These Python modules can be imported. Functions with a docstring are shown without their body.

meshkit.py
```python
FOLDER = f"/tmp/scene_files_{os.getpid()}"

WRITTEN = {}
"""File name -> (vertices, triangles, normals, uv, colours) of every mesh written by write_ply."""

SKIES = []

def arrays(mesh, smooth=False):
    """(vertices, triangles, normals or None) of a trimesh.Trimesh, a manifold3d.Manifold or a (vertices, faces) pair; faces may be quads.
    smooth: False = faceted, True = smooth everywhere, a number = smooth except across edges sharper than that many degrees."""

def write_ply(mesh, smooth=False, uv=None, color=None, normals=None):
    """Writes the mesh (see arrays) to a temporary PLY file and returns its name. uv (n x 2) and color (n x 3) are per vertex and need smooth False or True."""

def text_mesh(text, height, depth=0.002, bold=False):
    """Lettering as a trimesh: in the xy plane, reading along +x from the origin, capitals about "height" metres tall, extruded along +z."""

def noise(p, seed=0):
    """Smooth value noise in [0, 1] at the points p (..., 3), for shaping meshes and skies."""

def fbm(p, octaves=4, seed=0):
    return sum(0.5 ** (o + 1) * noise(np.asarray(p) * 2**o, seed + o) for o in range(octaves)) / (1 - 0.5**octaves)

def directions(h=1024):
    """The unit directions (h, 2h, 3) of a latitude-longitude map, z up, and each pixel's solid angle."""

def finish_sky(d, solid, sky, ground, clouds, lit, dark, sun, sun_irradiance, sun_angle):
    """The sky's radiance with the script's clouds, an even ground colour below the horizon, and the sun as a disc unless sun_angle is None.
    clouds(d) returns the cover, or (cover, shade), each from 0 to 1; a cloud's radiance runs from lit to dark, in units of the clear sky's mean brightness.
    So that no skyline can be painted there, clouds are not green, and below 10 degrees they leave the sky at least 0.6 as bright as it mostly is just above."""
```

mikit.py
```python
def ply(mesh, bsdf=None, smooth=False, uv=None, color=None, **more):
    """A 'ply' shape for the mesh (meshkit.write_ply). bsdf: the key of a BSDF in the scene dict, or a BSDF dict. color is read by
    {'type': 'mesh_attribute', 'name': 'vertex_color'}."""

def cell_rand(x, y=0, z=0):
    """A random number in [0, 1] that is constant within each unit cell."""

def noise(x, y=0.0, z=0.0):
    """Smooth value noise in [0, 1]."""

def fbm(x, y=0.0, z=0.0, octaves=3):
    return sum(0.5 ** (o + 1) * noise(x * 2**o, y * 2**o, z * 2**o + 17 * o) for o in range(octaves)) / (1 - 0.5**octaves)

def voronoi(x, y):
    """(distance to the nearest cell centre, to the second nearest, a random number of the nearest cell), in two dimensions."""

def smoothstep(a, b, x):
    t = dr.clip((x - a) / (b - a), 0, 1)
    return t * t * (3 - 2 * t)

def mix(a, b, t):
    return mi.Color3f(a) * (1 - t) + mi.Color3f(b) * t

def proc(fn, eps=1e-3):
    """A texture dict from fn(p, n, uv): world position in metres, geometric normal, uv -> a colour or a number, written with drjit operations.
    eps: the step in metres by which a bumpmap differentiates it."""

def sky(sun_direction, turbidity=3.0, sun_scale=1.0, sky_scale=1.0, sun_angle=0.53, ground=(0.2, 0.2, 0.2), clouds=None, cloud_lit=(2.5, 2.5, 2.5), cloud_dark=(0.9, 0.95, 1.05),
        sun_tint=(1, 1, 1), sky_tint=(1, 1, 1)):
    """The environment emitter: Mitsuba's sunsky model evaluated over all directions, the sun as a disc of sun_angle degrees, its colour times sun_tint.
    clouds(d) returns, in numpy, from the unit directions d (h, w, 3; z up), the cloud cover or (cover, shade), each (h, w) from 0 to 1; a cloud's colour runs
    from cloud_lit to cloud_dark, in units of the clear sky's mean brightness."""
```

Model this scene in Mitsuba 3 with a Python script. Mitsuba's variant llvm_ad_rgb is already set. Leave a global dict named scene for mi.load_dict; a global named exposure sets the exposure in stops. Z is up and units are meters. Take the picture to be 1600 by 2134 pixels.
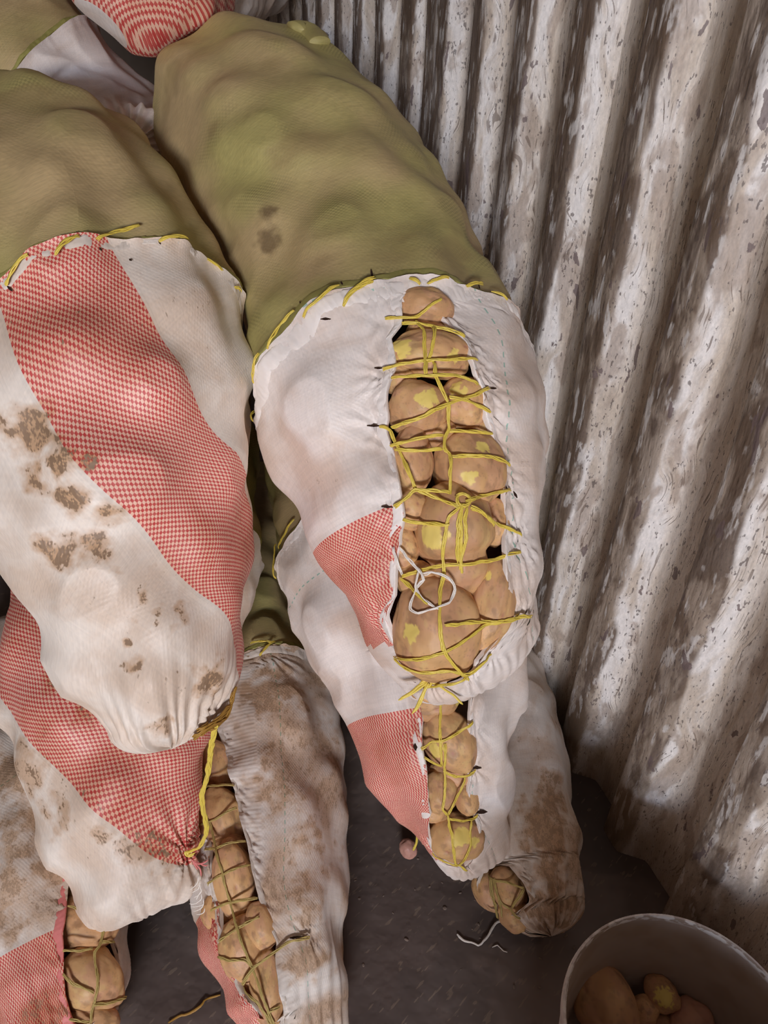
import math
import numpy as np
import trimesh
import drjit as dr
import mitsuba as mi
import mikit
import meshkit
from scipy.interpolate import CubicSpline, PchipInterpolator
from scipy.spatial import cKDTree
from mikit import noise, fbm, smoothstep, mix, cell_rand

scene, labels = {'type': 'scene'}, {}
T4 = mi.ScalarTransform4f

# ------------------------------------------------------------------ camera, light, exposure
CAMERA = {'type': 'perspective', 'fov': 51.7327, 'fov_axis': 'x', 'near_clip': 0.02, 'far_clip': 50.0,
          'to_world': T4().look_at(origin=[0.0, 0.0, 1.45], target=[0.28256, 0.76249, 0.86796], up=[0.16138, 0.56033, 0.81239])}
exposure = 0.0
# the photographer stands in a shed; daylight comes through a big window pane behind on the left
WIN = dict(x0=-1.85, x1=-0.65, z0=1.58, zm=1.84, z1=2.12, y=-3.2)
SKY_LIGHT, YARD_LIGHT = (86.0, 101.0, 131.0), (126.0, 112.0, 98.0)        # the sky in the upper pane, the sunlit yard in the lower one

# ------------------------------------------------------------------ materials
def tw(d):
    return {'type': 'twosided', 'bsdf': d}

def princ(color, rough=0.6, **k):
    c = {'type': 'rgb', 'value': list(color)} if isinstance(color, (tuple, list)) else color
    return tw({'type': 'principled', 'base_color': c, 'roughness': rough, 'specular': k.pop('specular', 0.4), **k})

def bumped(d, fn, scale, eps):
    return tw({'type': 'bumpmap', 'arbitrary': mikit.proc(fn, eps=eps), 'scale': scale, 'bsdf': d})

CELL = 0.0037

def weave_height(p, n, uv):
    x, y = uv.x / CELL, uv.y / CELL
    over = dr.select(dr.abs(dr.floor(x) + dr.floor(y) - 2 * dr.floor((dr.floor(x) + dr.floor(y)) * 0.5)) < 0.5, 1.0, -1.0)
    return 0.5 + 0.5 * over * dr.sin(math.pi * x) * dr.sin(math.pi * y) * dr.sign(dr.sin(math.pi * x)) * dr.sign(dr.sin(math.pi * y))

def parity(x, y):
    k = dr.floor(x) + dr.floor(y)
    return dr.abs(k - 2 * dr.floor(k * 0.5))

def fabric_color(blobs, dirt_amount, tone, speckle):
    def fn(p, n, uv):
        x, y = uv.x / CELL, uv.y / CELL
        par = parity(x, y)
        fine = noise(x * 0.12, y * 2.5) * 0.5 + noise(x * 2.5, y * 0.12) * 0.5
        base = mi.Color3f(*tone) * (0.89 + 0.15 * fine + 0.02 * par) * (0.93 + 0.12 * noise(uv.x * 9, uv.y * 9))
        red = mix((0.80, 0.50, 0.375), (0.53, 0.052, 0.05), par * (0.82 + 0.18 * noise(x * 1.7, y * 1.7)))
        stripe = dr.select((uv.x > 0) & (uv.x < 0.2), 1.0, 0.0)
        edge = dr.select(((uv.x > -0.006) & (uv.x < 0)) | ((uv.x > 0.2) & (uv.x < 0.206)), 0.5, 0.0)
        c = base * (1 - stripe) + red * stripe
        c = c * (1 - edge * 0.12)
        dash = dr.select((dr.abs(uv.x + 0.24) < 0.0011) & (parity(uv.y / 0.007, 0.0) < 0.5), 0.75, 0.0)
        c = mix(c, (0.22, 0.45, 0.36), dash)
        # brown soil rubbed into the weave: a thin veil everywhere, blotches where the bag lay or was dragged
        wx, wy = fbm(p.x * 8, p.y * 8, p.z * 8, 3) - 0.5, fbm(p.x * 8 + 31, p.y * 8, p.z * 8 + 7, 3) - 0.5
        q = fbm(p.x * 13 + 2.5 * wx, p.y * 13 + 2.5 * wy, p.z * 13, 5)
        q2 = fbm(p.x * 48, p.y * 48, p.z * 48, 4)
        d = mi.Float(0) + dirt_amount * smoothstep(0.36, 0.72, q)
        for bx, by, bz, r, k in blobs:
            dist = dr.sqrt(dr.square(p.x - bx) + dr.square(p.y - by) + dr.square(p.z - bz)) / r
            d = dr.maximum(d, k * smoothstep(1.35, 0.0, dist + (q - 0.5) * 2.4 + (q2 - 0.5) * 2.6))
        grit = cell_rand(dr.floor(x * 2), dr.floor(y * 2), 2.0) * 0.35 + noise(x * 0.45, y * 0.45, 3.0) * 0.45 + noise(x * 1.3, y * 0.9, 5.0) * 0.4
        speck = smoothstep(0.12, -0.12, grit + 0.20 - d) * speckle
        c = mix(c, c * mi.Color3f(0.66, 0.47, 0.32), dr.clip(1.15 * d, 0, 1))
        c = mix(c, (0.26, 0.165, 0.10), speck)
        return c
    return fn

BLOT = {'B': [(-0.0796, 0.7902, 0.9387, 0.0223, 0.9), (-0.0527, 0.8035, 0.9727, 0.0127, 0.9), (-0.0439, 0.7746, 0.9203, 0.014, 0.9), (-0.0598, 0.7558, 0.882, 0.0227, 0.9), (-0.1075, 0.7724, 0.8838, 0.0242, 0.9), (-0.1129, 0.8209, 0.9441, 0.0215, 0.9), (-0.112, 0.8572, 0.992, 0.0242, 0.9), (-0.0845, 0.8138, 0.9744, 0.0212, 0.9), (-0.0181, 0.7286, 0.8403, 0.0274, 0.9), (-0.0016, 0.7092, 0.8205, 0.0264, 0.9), (-0.0461, 0.7003, 0.7918, 0.0077, 0.9), (-0.0452, 0.7217, 0.8398, 0.0119, 0.9), (0.015, 0.7139, 0.8153, 0.0167, 0.9), (-0.0374, 0.6754, 0.7734, 0.0191, 0.9), (-0.0215, 0.6451, 0.7148, 0.0222, 0.9), (0.0347, 0.6737, 0.739, 0.0341, 0.9), (-0.0359, 0.7107, 0.8168, 0.0164, 0.9)], 'C': [(-0.2394, 0.8978, 0.3869, 0.0412, 0.7), (-0.1954, 0.8306, 0.3619, 0.044, 0.7), (-0.152, 0.7791, 0.3438, 0.0435, 0.7), (-0.0954, 0.7575, 0.3096, 0.0442, 0.7), (-0.0574, 0.7503, 0.2769, 0.0338, 0.7), (0.0197, 0.8844, 0.3254, 0.0162, 0.7), (-0.1328, 0.9164, 0.4643, 0.0225, 0.7), (-0.1764, 0.9685, 0.4902, 0.0227, 0.7)], 'F': [(0.1561, 0.9931, 0.2899, 0.0805, 0.8), (0.1444, 0.8276, 0.2696, 0.0659, 0.8), (0.1616, 0.7327, 0.2356, 0.0596, 0.8), (0.1243, 0.6498, 0.2222, 0.0453, 0.8), (0.1364, 0.9054, 0.2805, 0.0513, 0.8), (0.1232, 0.587, 0.1943, 0.0368, 0.8), (0.2354, 0.9131, 0.2326, 0.0535, 0.8), (0.1909, 1.0244, 0.2983, 0.0547, 0.8)], 'G': [(-0.2766, 0.9846, 0.29, 0.0653, 0.8), (-0.2634, 0.8546, 0.2697, 0.0536, 0.8), (-0.2468, 0.7968, 0.2437, 0.0376, 0.8), (-0.2928, 0.7889, 0.2542, 0.0442, 0.8), (-0.2897, 0.7467, 0.2307, 0.029, 0.8)], 'E': [(0.5704, 0.6661, 0.1964, 0.0678, 0.85), (0.5694, 0.6049, 0.1736, 0.0662, 0.85), (0.5746, 0.546, 0.1196, 0.0492, 0.85), (0.5119, 0.5552, 0.1384, 0.0484, 0.85), (0.6244, 0.7267, 0.1874, 0.0444, 0.85)], 'green': [(0.2219, 1.1209, 1.1449, 0.016, 0.8), (0.2206, 1.1001, 1.1138, 0.022, 0.8)]}
STATIONS = {'A': [[0.2793, 1.5657, 1.205, 0.1793], [0.3336, 1.3485, 1.137, 0.197], [0.3704, 1.2234, 1.066, 0.1996], [0.3739, 1.1026, 1.0, 0.1938], [0.3635, 0.9746, 0.945, 0.2023], [0.3639, 0.8956, 0.89, 0.1987], [0.3593, 0.8181, 0.84, 0.1712], [0.3623, 0.753, 0.795, 0.1464], [0.3607, 0.6893, 0.75, 0.1247], [0.3738, 0.6598, 0.7, 0.1009]], 'B': [[-0.0985, 1.4179, 1.15, 0.1711], [-0.0521, 1.2152, 1.085, 0.2023], [-0.0361, 1.1302, 1.015, 0.2135], [-0.0345, 1.0122, 0.95, 0.2004], [-0.0348, 0.9365, 0.89, 0.1817], [-0.0301, 0.8807, 0.835, 0.1646], [-0.0227, 0.831, 0.785, 0.1447], [-0.0214, 0.7782, 0.74, 0.1254], [-0.019, 0.7234, 0.7, 0.1012], [-0.0185, 0.687, 0.665, 0.0714]], 'D': [[0.5001, 1.6419, 0.62, 0.2019], [0.4718, 1.362, 0.54, 0.2329], [0.4633, 1.1459, 0.47, 0.2376], [0.4457, 0.9939, 0.43, 0.225], [0.4306, 0.884, 0.375, 0.1786], [0.4141, 0.8125, 0.34, 0.1529], [0.4237, 0.7573, 0.28, 0.1233], [0.4322, 0.7094, 0.225, 0.0947], [0.4454, 0.6799, 0.165, 0.0718]], 'C': [[0.0735, 1.6678, 0.54, 0.2029], [0.0346, 1.4381, 0.51, 0.2007], [-0.0147, 1.28, 0.47, 0.2179], [-0.0986, 1.0641, 0.4, 0.196], [-0.1155, 0.9052, 0.315, 0.1469], [-0.1138, 0.8117, 0.255, 0.1179], [-0.107, 0.7673, 0.19, 0.0987]], 'E': [[0.6108, 1.4134, 0.115, 0.1262], [0.6736, 1.1668, 0.12, 0.1226], [0.6404, 0.9689, 0.12, 0.1217], [0.6089, 0.8516, 0.115, 0.1176], [0.5796, 0.7422, 0.11, 0.1099], [0.5543, 0.6564, 0.105, 0.0983], [0.5425, 0.5805, 0.09, 0.0748]], 'F': [[0.2436, 1.8262, 0.17, 0.1639], [0.1937, 1.5343, 0.165, 0.1845], [0.1546, 1.2831, 0.16, 0.1634], [0.1531, 1.1156, 0.155, 0.1668], [0.1285, 0.9101, 0.15, 0.151], [0.1013, 0.755, 0.135, 0.1334], [0.085, 0.6565, 0.12, 0.1174], [0.0949, 0.5761, 0.095, 0.0897], [0.0924, 0.5054, 0.07, 0.0658]], 'G': [[-0.3761, 1.3851, 0.16, 0.1469], [-0.3393, 1.1793, 0.155, 0.1526], [-0.3047, 0.9997, 0.15, 0.1541], [-0.2746, 0.8559, 0.145, 0.1429], [-0.2609, 0.7514, 0.13, 0.1251], [-0.2492, 0.6792, 0.115, 0.103], [-0.2419, 0.6072, 0.09, 0.0744]], 'H': [[-0.2062, 2.1302, 1.3719, 0.2], [-0.1529, 1.9426, 1.2798, 0.2], [-0.0744, 1.8883, 1.1951, 0.19], [0.0179, 1.8277, 1.1314, 0.16], [0.0723, 1.5204, 1.1552, 0.075]], 'I': [[0.1334, 1.5802, 1.39, 0.1166], [0.307, 2.1351, 1.39, 0.1483], [0.5279, 2.7159, 1.4, 0.1533]]}
TUBE_ARGS = {'A': {'seed': 65, 'cap0': 0.25, 'cap1': 0.5, 'lump': 0.013}, 'B': {'seed': 66, 'cap0': 0.35, 'cap1': 0.5, 'lump': 0.015, 'flat': 0.83}, 'D': {'seed': 68, 'cap1': 0.5, 'lump': 0.013, 'flat': 0.82}, 'C': {'seed': 67, 'cap1': 0.45, 'lump': 0.015, 'flat': 0.78}, 'E': {'seed': 69, 'lump': 0.013}, 'F': {'seed': 70, 'lump': 0.016}, 'G': {'seed': 71, 'cap1': 0.8, 'lump': 0.016}, 'H': {'seed': 72, 'cap0': 0.4, 'lump': 0.011}, 'I': {'seed': 73, 'cap0': 0.9, 'lump': 0.012}}
SEAM = {'A': [0.7322, -0.0495, 0.0052], 'B': [0.5112, -0.0861, -0.0658], 'D': [0.6709, -0.038, 0.0399], 'F': [0.7848, 0.0, 0.0], 'C': [0.5042, 0.0, 0.0], 'H': [0.4497, 0.0, 0.0]}
SLIT = {'A': [[[0.0351, 0.0925, 0.1147, 0.1949, 0.2315, 0.3491, 0.3774, 0.4201, 0.4571, 0.5082, 0.5657, 0.6434, 0.6902, 0.723, 0.741, 0.7786, 0.8164, 0.8603], [-0.0898, -0.1587, -0.2558, -0.282, -0.3214, -0.3607, -0.4001, -0.4103, -0.4657, -0.5181, -0.5444, -0.6049, -0.7367, -0.8653, -1.1336, -1.3517, -1.465, -1.4085]], [[0.0351, 0.0507, 0.0905, 0.1471, 0.1987, 0.2525, 0.2979, 0.3634, 0.4028, 0.4718, 0.5359, 0.5967, 0.658, 0.7113, 0.756, 0.7825, 0.8097, 0.8306, 0.8326, 0.8813], [-0.0647, 0.0853, 0.1158, 0.164, 0.1771, 0.2109, 0.274, 0.3029, 0.3476, 0.3771, 0.3738, 0.3807, 0.3751, 0.3022, 0.1889, 0.0816, -0.0699, -0.3639, -0.6142, -0.9699]]], 'D': [[[0.3987, 0.5231, 0.5619, 0.5765, 0.6071, 0.6315, 0.6677, 0.7016, 0.7521, 0.801, 0.8418, 0.8745, 0.8964], [-0.1754, -0.2296, -0.271, -0.2935, -0.4431, -0.5313, -0.689, -0.7628, -0.7529, -0.9435, -1.1682, -1.2009, -1.0377]], [[0.3968, 0.505, 0.5551, 0.6014, 0.6661, 0.7356, 0.7871, 0.8297, 0.8711, 0.8911, 0.9017], [0.1286, 0.3308, 0.2135, 0.0699, -0.118, -0.1424, -0.139, -0.1209, -0.3477, -0.5801, -0.8127]]], 'F': [[[0.0779, 0.1573, 0.2656, 0.3719, 0.498, 0.5841, 0.6383, 0.6701, 0.7014, 0.7295, 0.7779, 0.8238, 0.89], [-0.541, -0.711, -0.8276, -0.9691, -0.8714, -0.7343, -0.7647, -0.7503, -0.747, -0.8918, -0.886, -0.7352, -0.6103]], [[0.0818, 0.1818, 0.2531, 0.3404, 0.4517, 0.5485, 0.6034, 0.6606, 0.7116, 0.7493, 0.7881, 0.8289, 0.8798, 0.9003], [-0.5123, -0.5345, -0.5698, -0.4448, -0.3715, -0.287, -0.229, -0.1579, -0.111, -0.0887, -0.2211, -0.291, -0.296, -0.4923]]], 'G': [[[0.6316, 0.6869, 0.7305, 0.7699, 0.8055, 0.8282, 0.8507, 0.8768, 0.9029, 0.9267], [0.5837, 0.5079, 0.4444, 0.3623, 0.2682, 0.2433, 0.1924, 0.1764, 0.2237, 0.3063]], [[0.6343, 0.6964, 0.7438, 0.7818, 0.8119, 0.8317, 0.8539, 0.8768, 0.8982, 0.9149, 0.9325], [0.6294, 0.7911, 0.8973, 1.0512, 1.163, 1.1199, 1.3139, 1.2695, 1.093, 0.8189, 0.5673]]], 'E': [[[0.888, 0.8928, 0.9112, 0.9376, 0.9713], [-1.3576, -1.7574, -1.8209, -1.8326, -1.5937]], [[0.8889, 0.8952, 0.9308, 0.9522, 0.9878], [-1.2044, -0.705, -0.4791, -0.4809, -0.6833]]]}
TEX = {'B': ('diag', 0.3251, -0.3914, 0.4733, -0.0745, -0.4614, 0.0099, -0.7019, -0.1131), 'C': ('diag', 1.4176, -2.2121, 0.3311, 0.8151, -0.2543, -0.0133, -0.5243, -0.0804), 'A': ('band', 0.9307, 0.4708, 1.512), 'D': ('band', 0.9783, -0.0804, 1.0), 'F': ('band', 1.2317, 0.2112, 1.0), 'G': ('band', 0.7465, 1.4887, 1.0), 'I': ('plane', [0.6792, 0.2663, 0.6785], [0.6723, -0.587, -0.4426], -1.154, 0.85)}
TWINE = {'A': [[[0.7186, -0.2496], [0.7213, -0.1902], [0.7241, -0.0721], [0.7139, 0.1162]], [[0.7268, -0.159], [0.7309, -0.0562], [0.7388, 0.0097], [0.7533, 0.1859]], [[0.7268, -0.0721], [0.7406, -0.0653], [0.7627, -0.0984], [0.7985, -0.1115], [0.8095, -0.0984]], [[0.7379, 0.0066], [0.7599, -0.0459], [0.7809, -0.0853]], [[0.7737, -0.3607], [0.7751, -0.282], [0.7811, -0.1115], [0.7875, 0.0459], [0.7875, 0.2296]], [[0.793, -0.3083], [0.8025, -0.2033], [0.8095, -0.0984], [0.8123, 0.0546], [0.8178, 0.1377], [0.8233, 0.2427]], [[0.7792, -0.059], [0.8095, -0.0459], [0.8315, -0.0066], [0.847, 0.0266], [0.8729, 0.0066], [0.8839, -0.059], [0.8936, -0.0918], [0.8977, -0.0721], [0.9169, -0.1377], [0.9399, -0.1804]], [[0.826, 0.3345], [0.8398, 0.1771], [0.847, 0.0266], [0.8591, -0.1771], [0.8618, -0.3607]], [[0.8398, 0.0328], [0.8453, 0.1771], [0.8563, 0.3345]], [[0.8563, -0.4394], [0.8607, -0.3766], [0.8839, -0.3738], [0.9032, -0.387], [0.9225, -0.4001]], [[0.8756, 0.0066], [0.8784, 0.1902], [0.8805, 0.3434]], [[0.8784, -0.4188], [0.8784, -0.2296], [0.8784, -0.0515]], [[0.8826, -0.4031], [0.8894, -0.2558], [0.8922, -0.0984]], [[0.9004, -0.0676], [0.9059, 0.1771], [0.9186, 0.4072]], [[0.9335, -0.5837], [0.928, -0.4788], [0.9225, -0.4001], [0.9307, -0.282], [0.9371, -0.1804]], [[0.9225, -0.4001], [0.939, -0.282], [0.9593, -0.1419], [0.9583, -0.0984]], [[0.9473, 0.4294], [0.95, 0.2136], [0.954, -0.0923]], [[0.9445, -0.1508], [0.9417, -0.0853], [0.9548, -0.0412], [0.9627, -0.1081], [0.95, -0.164], [0.9417, -0.1246]], [[0.9555, -0.5444], [0.9701, -0.4132], [0.9858, -0.234], [0.9858, -0.1902]], [[0.9583, -0.1246], [0.9731, -0.1931], [0.9984, -0.2247], [1.0272, -0.3145], [1.0449, -0.5004], [1.0619, -0.7086], [1.074, -0.7807], [1.0969, -0.8542]], [[0.9644, -0.052], [0.9886, 0.1577], [0.9941, 0.3427], [1.0024, 0.556]], [[1.0216, -0.7093], [1.0216, -0.5244], [1.0216, -0.3002], [1.0244, -0.1057], [1.0244, 0.1844], [1.0189, 0.5155]], [[1.0231, -0.7282], [1.0327, -0.6432], [1.0409, -0.5693]], [[1.052, -0.5446], [1.0561, -0.3547], [1.063, -0.1433], [1.0685, 0.1599], [1.0793, 0.3141]], [[1.0685, 0.1552], [1.063, -0.1792], [1.063, -0.4572], [1.063, -0.7157], [1.063, -0.9253], [1.063, -1.267]], [[1.0643, -1.2974], [1.074, -1.0815], [1.0786, -0.8743], [1.0878, -0.778], [1.0878, -0.4434]], [[1.0978, -1.4773], [1.0912, -1.1119], [1.0899, -0.8214]], [[0.9583, -0.1246], [1.0013, -0.1056], [1.0299, -0.1604]], [[0.9638, -0.0811], [1.0079, -0.0789], [1.0272, -0.1671]], [[0.9583, -0.1115], [0.9996, -0.1334], [1.0216, -0.1664]], [[0.9693, -0.0366], [0.9803, 0.1058], [0.9941, 0.2078]]], 'D': [[[0.9575, 0.0118], [0.9694, -0.0247], [0.9873, -0.1067], [1.0022, -0.2238], [1.026, -0.3965]], [[1.0051, -0.4525], [1.0022, -0.3211], [1.0033, -0.226], [0.9992, -0.0139], [0.9932, 0.1828]], [[1.0111, -0.4731], [1.02, -0.4171], [1.026, -0.3858]], [[1.0051, -0.2022], [1.026, -0.363], [1.0601, -0.5254], [1.0895, -0.571], [1.1063, -0.5207]], [[1.0319, -0.4034], [1.0468, -0.3154], [1.0528, -0.1432], [1.0528, -0.0263]], [[1.0543, -0.1953], [1.0805, -0.3382], [1.1034, -0.5116]], [[1.1063, -0.5207], [1.1384, -0.6023], [1.1718, -0.8804], [1.1956, -0.8483]], [[1.1123, -0.5236], [1.1272, -0.3323], [1.1315, -0.184], [1.1302, -0.0657]], [[1.1331, -0.2163], [1.154, -0.4108], [1.1711, -0.7303], [1.1748, -0.8679]], [[1.161, -1.2842], [1.1718, -1.1106], [1.1778, -0.8764]]], 'F': [[[1.0506, -0.7472], [1.0597, -0.5495], [1.0667, -0.3738]], [[0.9937, -0.7935], [1.0559, -0.7986], [1.0993, -0.7572], [1.154, -0.6548], [1.2029, -0.5392], [1.2413, -0.5332], [1.2693, -0.4791], [1.3094, -0.523], [1.3496, -0.5195], [1.395, -0.5043]], [[1.1086, -0.9515], [1.1156, -0.6264], [1.1051, -0.3637]], [[1.154, -0.8643], [1.168, -0.5944], [1.161, -0.2863]], [[1.2134, -0.7982], [1.2099, -0.5208], [1.1994, -0.2322]], [[1.2413, -0.8724], [1.2413, -0.5332], [1.2448, -0.1651]], [[1.2728, -0.8084], [1.2693, -0.4856], [1.2658, -0.1827]], [[1.2832, -0.9178], [1.3007, -0.5422], [1.3112, -0.536]], [[1.3217, -0.7883], [1.3112, -0.4897], [1.3077, -0.1678], [1.3032, 0.0685], [1.3077, 0.3412]], [[1.3251, -0.7955], [1.3482, -0.6321], [1.3936, -0.5445]], [[1.374, -0.3331], [1.374, -0.5321], [1.395, -0.5043]], [[0.9724, -0.7329], [0.9689, -0.558]]], 'G': [[[0.7211, 0.3764], [0.7302, 0.4747]], [[0.7591, 0.7602], [0.7797, 0.715], [0.7879, 0.6088], [0.8145, 0.6065], [0.8389, 0.585], [0.8633, 0.5342]], [[0.7746, 0.2296], [0.7813, 0.4072], [0.7835, 0.5897]], [[0.779, 0.7362], [0.78, 1.1158]], [[0.799, 0.1858], [0.8123, 0.2818], [0.8278, 0.5638]], [[0.8422, 1.3101], [0.8449, 0.8232], [0.8411, 0.5626]], [[0.85, 0.1891], [0.8611, 0.5426]]], 'E': [[[0.8735, -1.2512], [0.885, -1.0845], [0.8964, -0.7871], [0.9096, -0.5155]], [[0.8804, -1.1161], [0.9033, -1.2501], [0.9286, -1.7882]], [[0.8804, -1.144], [0.9038, -1.3618], [0.9272, -1.8381]], [[0.8827, -1.0579], [0.9092, -1.1483], [0.9339, -1.4172]], [[0.9096, -0.5155], [0.9201, -0.6982], [0.9298, -1.0427]], [[0.885, -1.0845], [0.9156, -1.1549], [0.9479, -0.9452]]]}
SEAM_TWINE = {'A': [[[0.7157, -1.3592], [0.7103, -1.2169], [0.702, -1.1305]], [[0.7048, -1.0493], [0.691, -0.9117], [0.6862, -0.7731]], [[0.6993, -0.7236], [0.6938, -0.5706], [0.6828, -0.4443]], [[0.702, -0.4657], [0.691, -0.3675], [0.6828, -0.2296]], [[0.6982, -0.446], [0.6883, -0.3476], [0.68, -0.2164]], [[0.6883, -0.0066], [0.6951, 0.0398]], [[0.6938, 0.0984], [0.6863, 0.262]], [[0.691, 0.3957], [0.6805, 0.5704]], [[0.6927, 0.5889], [0.7043, 0.6594]], [[0.7222, -1.6884], [0.737, -1.6508]]], 'B': [[[0.4734, -0.4001], [0.4569, -0.3083], [0.4521, -0.2263]], [[0.4623, -0.0853], [0.4461, -0.0328], [0.4334, 0.0365]], [[0.434, 0.1246], [0.3992, 0.2296], [0.3758, 0.3476]], [[0.4135, 0.4788], [0.4021, 0.5706], [0.389, 0.6725]], [[0.4071, 0.868], [0.4129, 1.0166]], [[0.4348, 1.1136], [0.4323, 1.1818]]], 'D': [[[0.598, -1.4524], [0.6019, -1.2194], [0.5885, -1.0584]], [[0.6563, -1.5863], [0.6035, -1.5972], [0.5589, -1.626]]], 'F': [[[0.81, 0.0639], [0.7937, 0.1666], [0.7803, 0.2693]], [[0.7741, -0.0086], [0.7856, 0.2274]]]}
HOLES = {'A': [[0.8518, -0.5181, 0.8563, -0.4263, 0.0017], [0.7048, -0.6314, 0.7076, -0.5706, 0.0021], [0.7673, -0.4132, 0.7709, -0.3607, 0.0015], [0.826, 0.3345, 0.826, 0.387, 0.0015], [0.928, -0.6755, 0.9335, -0.5968, 0.0017], [0.95, 0.4692, 0.9583, 0.505, 0.0024], [0.6642, -0.2113, 0.6773, -0.2228, 0.0015], [0.6733, -0.4263, 0.68, -0.4263, 0.0018], [0.6773, -0.728, 0.6855, -0.7149, 0.0015], [0.6993, -0.7542, 0.7061, -0.7517, 0.0015], [0.6717, 0.5968, 0.6851, 0.5594, 0.0013], [0.6828, 0.0459, 0.6883, 0.0374, 0.0012]], 'B': [[0.4717, -0.4001, 0.4802, -0.3738, 0.0017], [0.4148, 0.0197, 0.4325, 0.0328, 0.0014], [0.4491, 0.3083, 0.4525, 0.3214, 0.0018], [0.4397, 0.1377, 0.4443, 0.1508, 0.0014], [0.4079, 0.8597, 0.411, 0.8928, 0.0019], [0.4131, 0.4788, 0.4193, 0.4919, 0.0012]], 'D': [[1.0498, -0.046, 1.0557, 0.0693, 0.0027], [1.1278, -0.0775, 1.1331, 0.1223, 0.0032], [1.0007, -0.4733, 1.0051, -0.5173, 0.0046]], 'F': [[1.3007, 0.107, 1.3077, 0.3345, 0.0022]]}
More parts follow.
